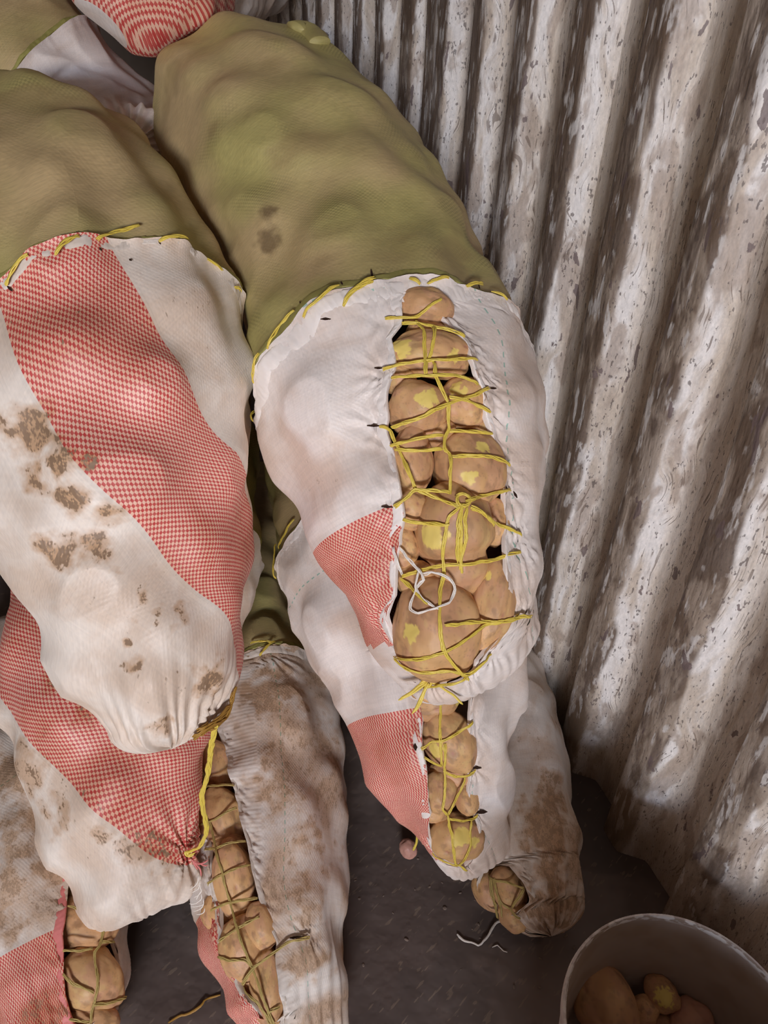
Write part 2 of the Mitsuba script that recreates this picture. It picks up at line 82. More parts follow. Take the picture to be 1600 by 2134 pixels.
EXTRA = {'A': [('knotted_string', 'mat_string', 0.0016, 0.012, [[[0.9941, -0.6624], [1.0106, -0.6717], [1.0204, -0.688]], [[0.9968, -0.608], [1.0106, -0.5706], [1.0207, -0.5172], [1.0272, -0.4908], [1.0299, -0.5757], [1.0409, -0.7419], [1.0437, -0.7069], [1.0437, -0.5501], [1.0437, -0.3791], [1.0382, -0.2838], [1.0299, -0.2976], [1.0244, -0.4058], [1.0244, -0.498]], [[1.0216, -0.5272], [1.0327, -0.6207], [1.0382, -0.5903], [1.0446, -0.5068]]], 'loose white string knotted over the potatoes')], 'B': [('mouth_tie', 'mat_twine_brown', 0.0032, 0.006, [[[0.9908, 0.8879], [0.9825, 0.8025], [0.9761, 1.0921], [0.9629, 1.4868], [0.9429, 1.456]], [[0.9862, 0.5869], [0.9785, 0.7664], [0.9696, 1.101], [0.9559, 1.4374], [0.9378, 1.4652]], [[0.9853, 0.6437], [0.9785, 0.8765], [0.9733, 1.3813], [0.9595, 1.4739], [0.9461, 1.4599]], [[0.9852, 1.182], [0.9761, 1.4207], [0.9633, 1.4821], [0.9488, 1.4568]], [[0.9808, 0.622], [0.976, 0.6779], [0.9751, 0.8346]]], 'brown twine tying the gathered mouth')]}
PLEAT = {'A': (30, 0.001, 0.03), 'B': (26, 0.0028, 0.03), 'C': (26, 0.0012, 0.03), 'D': (24, 0.0012, 0.03), 'E': (22, 0.005, 0.09), 'F': (24, 0.003, 0.07), 'G': (24, 0.004, 0.06), 'H': (24, 0.004, 0.06), 'I': (20, 0.002, 0.06)}
PULL = {'C': [(1.086, 0.8839, 0.075, 0.0042)], 'B': [(0.9722, 1.3148, 0.05, 0.003)], 'F': [(0.8055, 0.1753, 0.06, 0.003)]}
EXTRA_WORLD = {'C': [('hanging_twine', 'mat_twine', 0.0019, 0.8, [[[0.0368, 0.6603, 0.6654], [0.0278, 0.6763, 0.6008], [0.0193, 0.6904, 0.5337], [0.0064, 0.7021, 0.4614], [0.0076, 0.7111, 0.3925], [-0.0053, 0.7255, 0.3236], [-0.0241, 0.7547, 0.2714], [-0.0295, 0.7554, 0.2697], [-0.027, 0.7512, 0.2655], [-0.0178, 0.7503, 0.2687]], [[0.039, 0.6609, 0.6664], [0.03, 0.6769, 0.6018], [0.0215, 0.691, 0.5347], [0.0086, 0.7027, 0.4624], [0.0098, 0.7117, 0.3935], [-0.0031, 0.7261, 0.3246], [-0.0219, 0.7553, 0.2724], [-0.0273, 0.756, 0.2707], [-0.0248, 0.7518, 0.2665], [-0.0156, 0.7509, 0.2697]], [[0.035, 0.6615, 0.6662], [0.026, 0.6775, 0.6016], [0.0175, 0.6916, 0.5345], [0.0046, 0.7033, 0.4622], [0.0058, 0.7123, 0.3933], [-0.0071, 0.7267, 0.3244], [-0.0259, 0.7559, 0.2722], [-0.0313, 0.7566, 0.2705], [-0.0288, 0.7524, 0.2663], [-0.0196, 0.7515, 0.2695]]], 'thick yellow twine running down to the tied corner'), ('frayed_threads', 'mat_string', 0.0008, 0.8, [[[-0.0165, 0.7283, 0.242], [-0.0213, 0.7221, 0.2316], [-0.0338, 0.7204, 0.2233]], [[-0.0163, 0.7237, 0.2361], [-0.0189, 0.7173, 0.2264], [-0.0313, 0.7162, 0.219]], [[-0.0161, 0.7192, 0.2303], [-0.0166, 0.7125, 0.2213], [-0.0287, 0.712, 0.2147]], [[-0.0159, 0.7147, 0.2245], [-0.0214, 0.7101, 0.2159], [-0.0262, 0.7078, 0.2105]], [[-0.0157, 0.7102, 0.2187], [-0.019, 0.7053, 0.2107], [-0.0373, 0.7082, 0.2057]], [[-0.0155, 0.7057, 0.2129], [-0.0167, 0.7005, 0.2056], [-0.0348, 0.704, 0.2014]], [[-0.0153, 0.7012, 0.2071], [-0.0215, 0.6982, 0.2002], [-0.0322, 0.6998, 0.1971]], [[-0.0151, 0.6967, 0.2013], [-0.0191, 0.6934, 0.195], [-0.0297, 0.6956, 0.1929]]], 'frayed white threads at the mouth'), ('red_threads', 'mat_red_hem', 0.0013, 0.6, [[[-0.0231, 0.7488, 0.2609], [-0.0135, 0.7404, 0.2546], [0.0018, 0.7387, 0.2598]], [[-0.0222, 0.7469, 0.2589], [-0.0131, 0.7354, 0.2482], [-0.0126, 0.728, 0.2389]], [[-0.0193, 0.7464, 0.2596], [-0.0086, 0.7378, 0.2536], [0.0007, 0.7351, 0.2545]], [[-0.0226, 0.748, 0.2601], [-0.0177, 0.7391, 0.2509], [-0.0158, 0.7352, 0.2466]]], 'red frayed threads under the tied corner')], 'A': [('bag_corner', 'mat_green', 0.019, 0.45, [[[0.3563, 1.4878, 1.3336], [0.3765, 1.4979, 1.3333], [0.3868, 1.4754, 1.3265], [0.3888, 1.4396, 1.3178]]], 'folded corner of the green bag'), ('twine_bow', 'mat_twine', 0.0016, 0.7, [[[0.2857, 0.5941, 0.7327], [0.2642, 0.5923, 0.72], [0.2489, 0.593, 0.7135]], [[0.2843, 0.5937, 0.7316], [0.2716, 0.5839, 0.7126], [0.2618, 0.579, 0.7013]], [[0.284, 0.595, 0.7331], [0.2624, 0.594, 0.7214], [0.2513, 0.5942, 0.7162]], [[0.2852, 0.5932, 0.7314], [0.2732, 0.5827, 0.7118], [0.2653, 0.5786, 0.7026]], [[0.2764, 0.5956, 0.7302], [0.2847, 0.5953, 0.7338], [0.2891, 0.5912, 0.7307], [0.2821, 0.5911, 0.7272]], [[0.2883, 0.5932, 0.7328], [0.3045, 0.5813, 0.7252], [0.3214, 0.5649, 0.7118]]], 'yellow twine bow with hanging tails at the mouth')]}
SACK_KEY = {'A': 'potato_sack', 'B': 'potato_sack_001', 'D': 'potato_sack_002', 'C': 'potato_sack_003', 'E': 'potato_sack_004', 'F': 'potato_sack_005', 'G': 'potato_sack_006', 'H': 'potato_sack_007', 'I': 'potato_sack_008'}
SACK_LABEL = {'A': 'big topmost sack beside the iron wall, green behind, its white front laced over a slit', 'B': 'topmost sack on the left, green behind, white front with slanting red checked stripe', 'D': 'sack right under the big laced one, its white and red tip near the small potato', 'C': 'soiled white sack with wide red checked stripe under the topmost left one', 'E': 'brown soiled sack on the floor at the foot of the iron wall', 'F': 'dirty white sack on the floor in the middle with a long laced slit', 'G': 'dirty sack with a red block at the bottom left corner of the pile', 'H': 'green sack with white front at the top left corner behind the others', 'I': 'pink and white sack lying across at the top edge behind the green one'}
WHITE_LABEL = {'A': 'white front bag with a red checked patch left of the slit', 'B': 'white front bag with slanting red checked stripe', 'D': 'white front bag with a red checked tip left of the slit', 'C': 'white bag with wide red checked stripe and brown soil', 'E': 'soiled brownish white bag', 'F': 'dirty white bag', 'G': 'dirty white bag with a red checked block', 'H': 'white front bag', 'I': 'pink striped white bag'}
SACK_MAT = {'A': 'mat_white', 'B': 'mat_dirty', 'D': 'mat_white', 'C': 'mat_dirty', 'E': 'mat_soiled', 'F': 'mat_soiled', 'G': 'mat_soiled', 'H': 'mat_white', 'I': 'mat_white'}
POTATOES = [([0.3745, 0.8928, 1.0769], [0.9032, -0.4159, -0.1063], [-0.3609, -0.8605, 0.3596], np.float64(0.0361), np.float64(0.0281), np.float64(0.0239), 100, 'brown potato at the very top of the slit in the topmost right sack', [], 'potatoes in the slit of the topmost right sack', 0, 5), ([0.3613, 0.8351, 1.0398], [0.9235, -0.3803, -0.0498], [-0.362, -0.8367, 0.411], np.float64(0.0521), np.float64(0.0306), np.float64(0.026), 101, 'second potato from the top of the slit, two yellow scraped patches on its left', [(0.3234, 0.8354, 1.053, 0.012), (0.3191, 0.8439, 1.0535, 0.008), (0.3805, 0.8081, 1.0496, 0.008)], 'potatoes in the slit of the topmost right sack', 0, 5), ([0.3317, 0.7936, 0.9908], [0.333, -0.647, -0.6859], [-0.3402, -0.8139, 0.4709], np.float64(0.0386), np.float64(0.0361), np.float64(0.0307), 102, 'oval potato with a pink knobbly left end and a yellow scraped patch', [(0.3356, 0.7747, 1.0132, 0.011), (0.3276, 0.777, 1.0145, 0.007)], 'potatoes in the slit of the topmost right sack', 0, 5), ([0.3937, 0.7932, 0.9905], [0.1718, -0.6372, -0.7513], [-0.3946, -0.7951, 0.4606], np.float64(0.0341), np.float64(0.0315), np.float64(0.0268), 103, 'pale potato tucked behind the pink-ended one on its right', [(0.3798, 0.7894, 1.0144, 0.008), (0.385, 0.7831, 1.0129, 0.006)], 'potatoes in the slit of the topmost right sack', 0, 5), ([0.3119, 0.7522, 0.9424], [-0.0282, -0.5999, -0.7996], [-0.3251, -0.7839, 0.529], np.float64(0.0434), np.float64(0.0268), np.float64(0.0228), 104, 'long upright potato at the left edge of the slit beside the twine fork', [], 'potatoes in the slit of the topmost right sack', 0, 5), ([0.2993, 0.7228, 0.8981], [0.333, -0.647, -0.6859], [-0.3126, -0.7549, 0.5765], np.float64(0.0268), np.float64(0.0242), np.float64(0.0206), 105, 'small potato below the long upright one at the left edge of the slit', [], 'potatoes in the slit of the topmost right sack', 0, 5), ([0.3824, 0.7407, 0.9272], [0.1718, -0.6372, -0.7513], [-0.3886, -0.7528, 0.5313], np.float64(0.0495), np.float64(0.043), np.float64(0.0365), 106, 'large scraped potato at the right edge of the slit, above the twine knot', [(0.3931, 0.7311, 0.9628, 0.008), (0.369, 0.7087, 0.938, 0.008)], 'potatoes in the slit of the topmost right sack', 0, 5), ([0.3492, 0.6872, 0.869], [0.0053, -0.608, -0.7939], [-0.3618, -0.7119, 0.6019], np.float64(0.0692), np.float64(0.0512), np.float64(0.0436), 107, 'big waisted potato in the middle of the slit under the twine knot', [(0.311, 0.6707, 0.8909, 0.014)], 'potatoes in the slit of the topmost right sack', 0, 5), ([0.2871, 0.7021, 0.8567], [0.1718, -0.6372, -0.7513], [-0.2982, -0.7291, 0.6161], np.float64(0.0282), np.float64(0.0205), np.float64(0.0174), 108, 'narrow dark potato at the left edge of the slit beside the red checked patch', [], 'potatoes in the slit of the topmost right sack', 0, 5), ([0.3066, 0.632, 0.7817], [0.0053, -0.608, -0.7939], [-0.3162, -0.6518, 0.6893], np.float64(0.0626), np.float64(0.0536), np.float64(0.0456), 109, 'biggest roundish potato at the lower end of the slit in the topmost right sack', [(0.2657, 0.6149, 0.8007, 0.01)], 'potatoes in the slit of the topmost right sack', 0, 5), ([0.3781, 0.6265, 0.8062], [-0.3231, -0.4957, -0.8062], [-0.3879, -0.6428, 0.6605], np.float64(0.0563), np.float64(0.0269), np.float64(0.0228), 110, 'long potato leaning at the lower right edge of the slit beside the white flap', [(0.37, 0.6407, 0.8427, 0.006)], 'potatoes in the slit of the topmost right sack', 0, 5), ([0.404, 0.6953, 0.875], [-0.1614, -0.5603, -0.8124], [-0.4087, -0.7033, 0.5816], np.float64(0.03), np.float64(0.0183), np.float64(0.0155), 111, 'dark potato half hidden under the right flap beside the waisted potato', [], 'potatoes in the slit of the topmost right sack', 0, 5), ([0.3086, 0.6227, 0.6867], [0.9456, -0.3235, 0.0353], [-0.2989, -0.6032, 0.7394], np.float64(0.0335), np.float64(0.0228), np.float64(0.0194), 112, 'potato peeping out below the biggest one at the tip of the topmost right sack', [], 'potatoes in the slit of the topmost right sack', 0, 5), ([0.3493, 0.7759, 0.9648], [0.9456, -0.3235, 0.0353], [-0.3566, -0.7921, 0.4954], np.float64(0.0259), np.float64(0.0195), np.float64(0.0165), 113, 'dark potato deep in the gap in the middle of the slit', [], 'potatoes in the slit of the topmost right sack', 0, 5), ([0.3691, 0.8679, 1.0519], [0.9456, -0.3235, 0.0353], [-0.3606, -0.8478, 0.3889], np.float64(0.0293), np.float64(0.0213), np.float64(0.0181), 114, 'shaded potato in the gap under the topmost brown potato of the slit', [], 'potatoes in the slit of the topmost right sack', 0, 5), ([0.32, 0.8285, 1.0146], [0.333, -0.647, -0.6859], [-0.3235, -0.8376, 0.4402], np.float64(0.0234), np.float64(0.0195), np.float64(0.0166), 115, 'shaded potato at the left edge of the slit, above the pink-ended one', [], 'potatoes in the slit of the topmost right sack', 0, 5), ([0.4123, 0.7793, 0.9626], [0.6206, -0.608, -0.4952], [-0.4092, -0.7736, 0.4838], np.float64(0.0239), np.float64(0.0199), np.float64(0.0169), 116, 'shaded potato at the right edge of the slit, above the large scraped one', [], 'potatoes in the slit of the topmost right sack', 0, 5), ([0.2976, 0.6724, 0.8225], [0.8334, -0.4956, -0.2447], [-0.3079, -0.6956, 0.6492], np.float64(0.0295), np.float64(0.0244), np.float64(0.0207), 117, 'shaded potato in the gap above the biggest roundish one', [], 'potatoes in the slit of the topmost right sack', 0, 5), ([0.3732, 0.6453, 0.8146], [0.0053, -0.608, -0.7939], [-0.381, -0.6588, 0.6487], np.float64(0.0258), np.float64(0.0219), np.float64(0.0186), 118, 'shaded potato in the gap above the long leaning one at the lower right', [], 'potatoes in the slit of the topmost right sack', 0, 5), ([0.3678, 0.6122, 0.743], [0.9456, -0.3235, 0.0353], [-0.366, -0.6092, 0.7035], np.float64(0.0262), np.float64(0.0223), np.float64(0.0189), 119, 'shaded potato in the gap below the long leaning one at the lower right', [], 'potatoes in the slit of the topmost right sack', 0, 5), ([0.3887, 0.7871, 0.4466], [0.9551, -0.1674, 0.2443], [-0.2916, -0.5904, 0.7526], np.float64(0.0474), np.float64(0.0293), np.float64(0.0249), 120, 'reddish potato at the top of the lower laced sack, just under the bow of twine', [(0.4331, 0.7682, 0.4524, 0.01)], 'potatoes in the slit of the lower laced sack', 0, 5), ([0.4042, 0.7419, 0.399], [0.333, -0.647, -0.6859], [-0.2998, -0.5502, 0.7794], np.float64(0.0568), np.float64(0.0448), np.float64(0.0381), 121, 'large lumpy potato with a fold, second in the lower laced sack', [(0.3728, 0.7236, 0.4098, 0.012)], 'potatoes in the slit of the lower laced sack', 0, 5), ([0.3782, 0.7018, 0.3248], [0.0053, -0.608, -0.7939], [-0.2743, -0.5089, 0.8159], np.float64(0.038), np.float64(0.0311), np.float64(0.0265), 122, 'small potato in the middle of the lower laced sack, left side', [], 'potatoes in the slit of the lower laced sack', 0, 5), ([0.4237, 0.6885, 0.3099], [0.0053, -0.608, -0.7939], [-0.3031, -0.4926, 0.8157], np.float64(0.0297), np.float64(0.0209), np.float64(0.0178), 123, 'small potato in the middle of the lower laced sack, right side', [], 'potatoes in the slit of the lower laced sack', 0, 5), ([0.3993, 0.6699, 0.241], [0.8334, -0.4956, -0.2447], [-0.2776, -0.4656, 0.8403], np.float64(0.0513), np.float64(0.0442), np.float64(0.0376), 124, 'round yellowish potato at the tip of the lower laced sack', [(0.3998, 0.6487, 0.27, 0.014), (0.4196, 0.6412, 0.2578, 0.01)], 'potatoes in the slit of the lower laced sack', 0, 5), ([0.4058, 0.7222, 0.3425], [0.9456, -0.3235, 0.0353], [-0.2934, -0.5222, 0.8007], np.float64(0.0349), np.float64(0.0262), np.float64(0.0223), 125, 'dark potato deep between the lumpy one and the small ones in the lower laced sack', [], 'potatoes in the slit of the lower laced sack', 0, 5), ([0.3729, 0.7035, 0.2825], [0.9456, -0.3235, 0.0353], [-0.2639, -0.4978, 0.8262], np.float64(0.0299), np.float64(0.0247), np.float64(0.021), 126, 'shaded potato in the gap just above the round yellowish one at the tip', [], 'potatoes in the slit of the lower laced sack', 0, 5), ([0.4131, 0.6578, 0.1657], [0.9456, -0.3235, 0.0353], [-0.2752, -0.4383, 0.8557], np.float64(0.0273), np.float64(0.0237), np.float64(0.0201), 127, 'shaded potato under the round yellowish one at the very tip of the lower laced sack', [], 'potatoes in the slit of the lower laced sack', 0, 5), ([0.0456, 0.9295, 0.2325], [0.0889, -0.625, -0.7756], [-0.0297, -0.6066, 0.7945], np.float64(0.0496), np.float64(0.0305), np.float64(0.0259), 128, 'uppermost fully seen potato in the long slit of the middle floor sack', [], 'potatoes in the slit of the middle floor sack', 0, 5), ([0.039, 0.8299, 0.2157], [0.0889, -0.625, -0.7756], [-0.0262, -0.5578, 0.8296], np.float64(0.0581), np.float64(0.0381), np.float64(0.0324), 129, 'second potato in the long slit of the middle floor sack', [], 'potatoes in the slit of the middle floor sack', 0, 5), ([0.0362, 0.7225, 0.2033], [0.0053, -0.608, -0.7939], [-0.0251, -0.5013, 0.8649], np.float64(0.0652), np.float64(0.0377), np.float64(0.0321), 130, 'tall dimpled potato in the middle of the long slit', [], 'potatoes in the slit of the middle floor sack', 0, 5), ([0.0636, 0.641, 0.1989], [0.0053, -0.608, -0.7939], [-0.0452, -0.4555, 0.8891], np.float64(0.0362), np.float64(0.0231), np.float64(0.0196), 131, 'small potato at the right edge of the long slit beside the tall dimpled one', [], 'potatoes in the slit of the middle floor sack', 0, 5), ([0.0305, 0.6316, 0.1751], [0.0889, -0.625, -0.7756], [-0.0214, -0.4438, 0.8959], np.float64(0.0493), np.float64(0.0361), np.float64(0.0307), 132, 'brown potato under the crossing twines low in the long slit', [], 'potatoes in the slit of the middle floor sack', 0, 5), ([0.0574, 0.5789, 0.1562], [-0.0784, -0.5864, -0.8062], [-0.0405, -0.4081, 0.912], np.float64(0.0533), np.float64(0.0274), np.float64(0.0233), 133, 'lowest long potato in the slit of the middle floor sack', [], 'potatoes in the slit of the middle floor sack', 0, 5), ([0.0406, 0.7817, 0.2031], [0.9456, -0.3235, 0.0353], [-0.0275, -0.531, 0.847], np.float64(0.0356), np.float64(0.0267), np.float64(0.0227), 134, 'dark potato deep between the second and the tall one in the long slit', [], 'potatoes in the slit of the middle floor sack', 0, 5), ([0.0513, 1.0113, 0.2318], [0.0053, -0.608, -0.7939], [-0.0324, -0.6384, 0.769], np.float64(0.0399), np.float64(0.0299), np.float64(0.0254), 135, 'dark potato at the top of the long slit under the tied corner', [], 'potatoes in the slit of the middle floor sack', 0, 5), ([0.0111, 0.6953, 0.1648], [0.333, -0.647, -0.6859], [-0.0076, -0.4758, 0.8795], np.float64(0.0376), np.float64(0.029), np.float64(0.0247), 136, 'shaded potato in the gap below the tall dimpled one', [], 'potatoes in the slit of the middle floor sack', 0, 5), ([0.0397, 0.6013, 0.1433], [0.333, -0.647, -0.6859], [-0.0276, -0.4179, 0.9081], np.float64(0.0361), np.float64(0.0279), np.float64(0.0237), 137, 'shaded potato in the gap beside the lowest long one', [], 'potatoes in the slit of the middle floor sack', 0, 5), ([-0.1967, 0.7383, 0.182], [0.8334, -0.4956, -0.2447], [0.1329, -0.4987, 0.8565], np.float64(0.0498), np.float64(0.0432), np.float64(0.0367), 138, 'flat potato with two eyes at the top of the slit in the bottom left sack', [], 'potatoes in the slit of the bottom left sack', 0, 5), ([-0.1965, 0.6669, 0.1496], [0.6206, -0.608, -0.4952], [0.1333, -0.4523, 0.8819], np.float64(0.0516), np.float64(0.0452), np.float64(0.0384), 139, 'big round potato in the slit of the bottom left sack', [], 'potatoes in the slit of the bottom left sack', 0, 5), ([-0.1997, 0.6174, 0.1275], [0.9456, -0.3235, 0.0353], [0.1356, -0.4191, 0.8978], np.float64(0.0395), np.float64(0.0284), np.float64(0.0242), 140, 'potato cut by the bottom edge of the picture in the bottom left sack', [], 'potatoes in the slit of the bottom left sack', 0, 5), ([-0.1896, 0.7895, 0.1985], [0.9456, -0.3235, 0.0353], [0.1271, -0.5292, 0.8389], np.float64(0.034), np.float64(0.0306), np.float64(0.026), 141, 'dark potato at the top of the slit in the bottom left sack', [], 'potatoes in the slit of the bottom left sack', 0, 5), ([0.4736, 0.6478, 0.0714], [0.1718, -0.6372, -0.7513], [-0.2969, -0.4061, 0.8642], np.float64(0.04), np.float64(0.0286), np.float64(0.0243), 142, 'reddish potato at the open mouth of the brown floor sack', [], 'potatoes at the mouth of the brown floor sack', 0, 5), ([0.4908, 0.6169, 0.1148], [0.333, -0.647, -0.6859], [-0.3165, -0.3978, 0.8611], np.float64(0.0388), np.float64(0.0314), np.float64(0.0267), 143, 'brown potato in the middle of the mouth of the brown floor sack', [], 'potatoes at the mouth of the brown floor sack', 0, 5), ([0.4894, 0.585, 0.091], [0.333, -0.647, -0.6859], [-0.314, -0.3754, 0.872], np.float64(0.0312), np.float64(0.0275), np.float64(0.0234), 144, 'dark potato low in the mouth of the brown floor sack', [], 'potatoes at the mouth of the brown floor sack', 0, 5), ([0.3731, 0.7913, 0.026], [0.333, -0.647, -0.6859], [-0.2232, -0.4735, 0.8521], np.float64(0.0196), np.float64(0.0168), np.float64(0.0143), 301, 'small pinkish potato lying alone on the dark floor', [], None, 0.8, 4), ([0.5409, 0.3955, 0.15], [0.333, -0.647, -0.6859], [-0.3698, -0.2704, 0.8889], np.float64(0.0499), np.float64(0.0455), np.float64(0.0387), 400, 'largest potato in the bucket, lying against its left side', [], None, 0.12, 4), ([0.6325, 0.3765, 0.15], [0.4842, -0.6372, -0.5997], [-0.4234, -0.252, 0.8702], np.float64(0.0282), np.float64(0.023), np.float64(0.0195), 401, 'small oval potato with a yellow patch in the middle of the bucket', [(0.6259, 0.3671, 0.1627, 0.012)], None, 0.12, 4), ([0.6, 0.3707, 0.13], [0.9456, -0.3235, 0.0353], [-0.4009, -0.2477, 0.882], np.float64(0.0222), np.float64(0.0215), np.float64(0.0182), 402, 'small round potato between the largest one and the oval one in the bucket', [], None, 0.12, 4), ([0.6636, 0.3394, 0.13], [0.8334, -0.4956, -0.2447], [-0.4377, -0.2239, 0.8708], np.float64(0.0324), np.float64(0.028), np.float64(0.0238), 403, 'reddish potato on the right of the pile in the bucket', [], None, 0.6, 4), ([0.6266, 0.3428, 0.1], [0.9032, -0.4159, -0.1063], [-0.4103, -0.2244, 0.8839], np.float64(0.0326), np.float64(0.0267), np.float64(0.0227), 404, 'potato low in the bucket at the bottom edge of the picture', [], None, 0.12, 4), ([0.5634, 0.3491, 0.11], [0.9456, -0.3235, 0.0353], [-0.3769, -0.2335, 0.8963], np.float64(0.0292), np.float64(0.0263), np.float64(0.0224), 405, 'potato partly covered near the bottom edge in the bucket', [], None, 0.12, 4)]
WAIST = ['potato_007']
STRING = [[[0.4062, 0.6219, 0.004], [0.4108, 0.6087, 0.004], [0.423, 0.599, 0.004], [0.4402, 0.5915, 0.004], [0.4557, 0.5981, 0.004], [0.4693, 0.6095, 0.004], [0.4861, 0.6181, 0.004], [0.503, 0.6178, 0.004], [0.5205, 0.6098, 0.004], [0.5267, 0.6009, 0.004]], [[0.4564, 0.5815, 0.002], [0.4683, 0.5804, 0.002], [0.4748, 0.568, 0.002], [0.4775, 0.5633, 0.002]], [[-0.1054, 0.6352, 0.003], [-0.079, 0.6409, 0.003], [-0.0528, 0.6415, 0.003], [-0.0328, 0.6497, 0.003], [-0.0172, 0.652, 0.003]], [[0.3466, 0.6792, 0.2716], [0.3816, 0.7738, 0.07], [0.3756, 0.7723, 0.048]]]
RIB_EDGES = [4.181, 3.925, 3.733, 3.525, 3.323, 3.129, 2.955, 2.715, 2.523, 2.327, 2.129, 1.971, 1.713, 1.528, 1.321, 1.126, 0.923, 0.727, 0.53, 0.333, 0.135, -0.065, -0.265, -0.465]
RIB_W = [0.055, 0.055, 0.055, 0.055, 0.055, 0.055, 0.055, 0.055, 0.055, 0.055, 0.075, 0.125, 0.055, 0.055, 0.055, 0.055, 0.055, 0.055, 0.055, 0.055, 0.055, 0.055, 0.055, 0.055]
RIB_F = [0.036, 0.036, 0.036, 0.036, 0.036, 0.036, 0.036, 0.036, 0.036, 0.036, 0.036, 0.036, 0.036, 0.036, 0.036, 0.036, 0.036, 0.036, 0.036, 0.036, 0.036, 0.036, 0.036, 0.036]


scene['mat_white'] = bumped({'type': 'principled', 'base_color': mikit.proc(fabric_color([], 0.42, (0.81, 0.725, 0.66), 0.5)), 'roughness': 0.5, 'specular': 0.4}, weave_height, 0.00022, 0.0005)
scene['mat_dirty'] = bumped({'type': 'principled', 'base_color': mikit.proc(fabric_color(BLOT['B'] + BLOT['C'], 0.42, (0.81, 0.715, 0.615), 1.0)), 'roughness': 0.5, 'specular': 0.4}, weave_height, 0.00022, 0.0005)
scene['mat_soiled'] = bumped({'type': 'principled', 'base_color': mikit.proc(fabric_color(BLOT['F'] + BLOT['G'] + BLOT['E'], 0.75, (0.76, 0.69, 0.62), 0.55)), 'roughness': 0.6, 'specular': 0.3}, weave_height, 0.0003, 0.0005)

def green_color(p, n, uv):
    x, y = uv.x / CELL, uv.y / CELL
    par = parity(x, y)
    dust = smoothstep(0.36, 0.66, fbm(p.x * 5 + 3, p.y * 5, p.z * 5, 4))
    c = mix((0.37, 0.315, 0.115), (0.43, 0.31, 0.155), dust)
    thin = smoothstep(0.5, 0.72, fbm(p.x * 14, p.y * 14, p.z * 14 + 5, 3)) * (1 - dust)
    c = c * (1 - 0.30 * par * thin) * (0.9 + 0.2 * noise(x * 0.4, y * 4.0))
    for bx, by, bz, r, k in BLOT['green']:
        dist = dr.sqrt(dr.square(p.x - bx) + dr.square(p.y - by) + dr.square(p.z - bz)) / r
        c = mix(c, (0.12, 0.075, 0.035), k * smoothstep(1.2, 0.3, dist + (fbm(p.x * 60, p.y * 60, p.z * 60) - 0.5) * 1.4))
    smear = smoothstep(0.60, 0.78, fbm(p.x * 7, p.y * 18, p.z * 18 + 9, 3))
    return mix(c, (0.26, 0.18, 0.08), smear * 0.5)

scene['mat_green'] = bumped({'type': 'principled', 'base_color': mikit.proc(green_color), 'roughness': 0.5, 'specular': 0.4}, weave_height, 0.00022, 0.0005)
scene['mat_hem'] = princ((0.78, 0.71, 0.65), 0.5)
scene['mat_soiled_hem'] = princ((0.62, 0.54, 0.46), 0.6)
scene['mat_red_hem'] = princ((0.66, 0.20, 0.18), 0.55)
scene['mat_green_hem'] = princ((0.30, 0.27, 0.08), 0.5)
scene['mat_twine'] = princ((0.70, 0.53, 0.085), 0.4)
scene['mat_twine_old'] = princ((0.42, 0.31, 0.10), 0.6)
scene['mat_twine_brown'] = princ((0.36, 0.19, 0.035), 0.55)
scene['mat_string'] = princ((0.80, 0.74, 0.66), 0.5)
scene['mat_hole'] = princ((0.035, 0.018, 0.012), 0.9, specular=0.1)
scene['mat_potato'] = princ({'type': 'mesh_attribute', 'name': 'vertex_color'}, 0.5, specular=0.35)

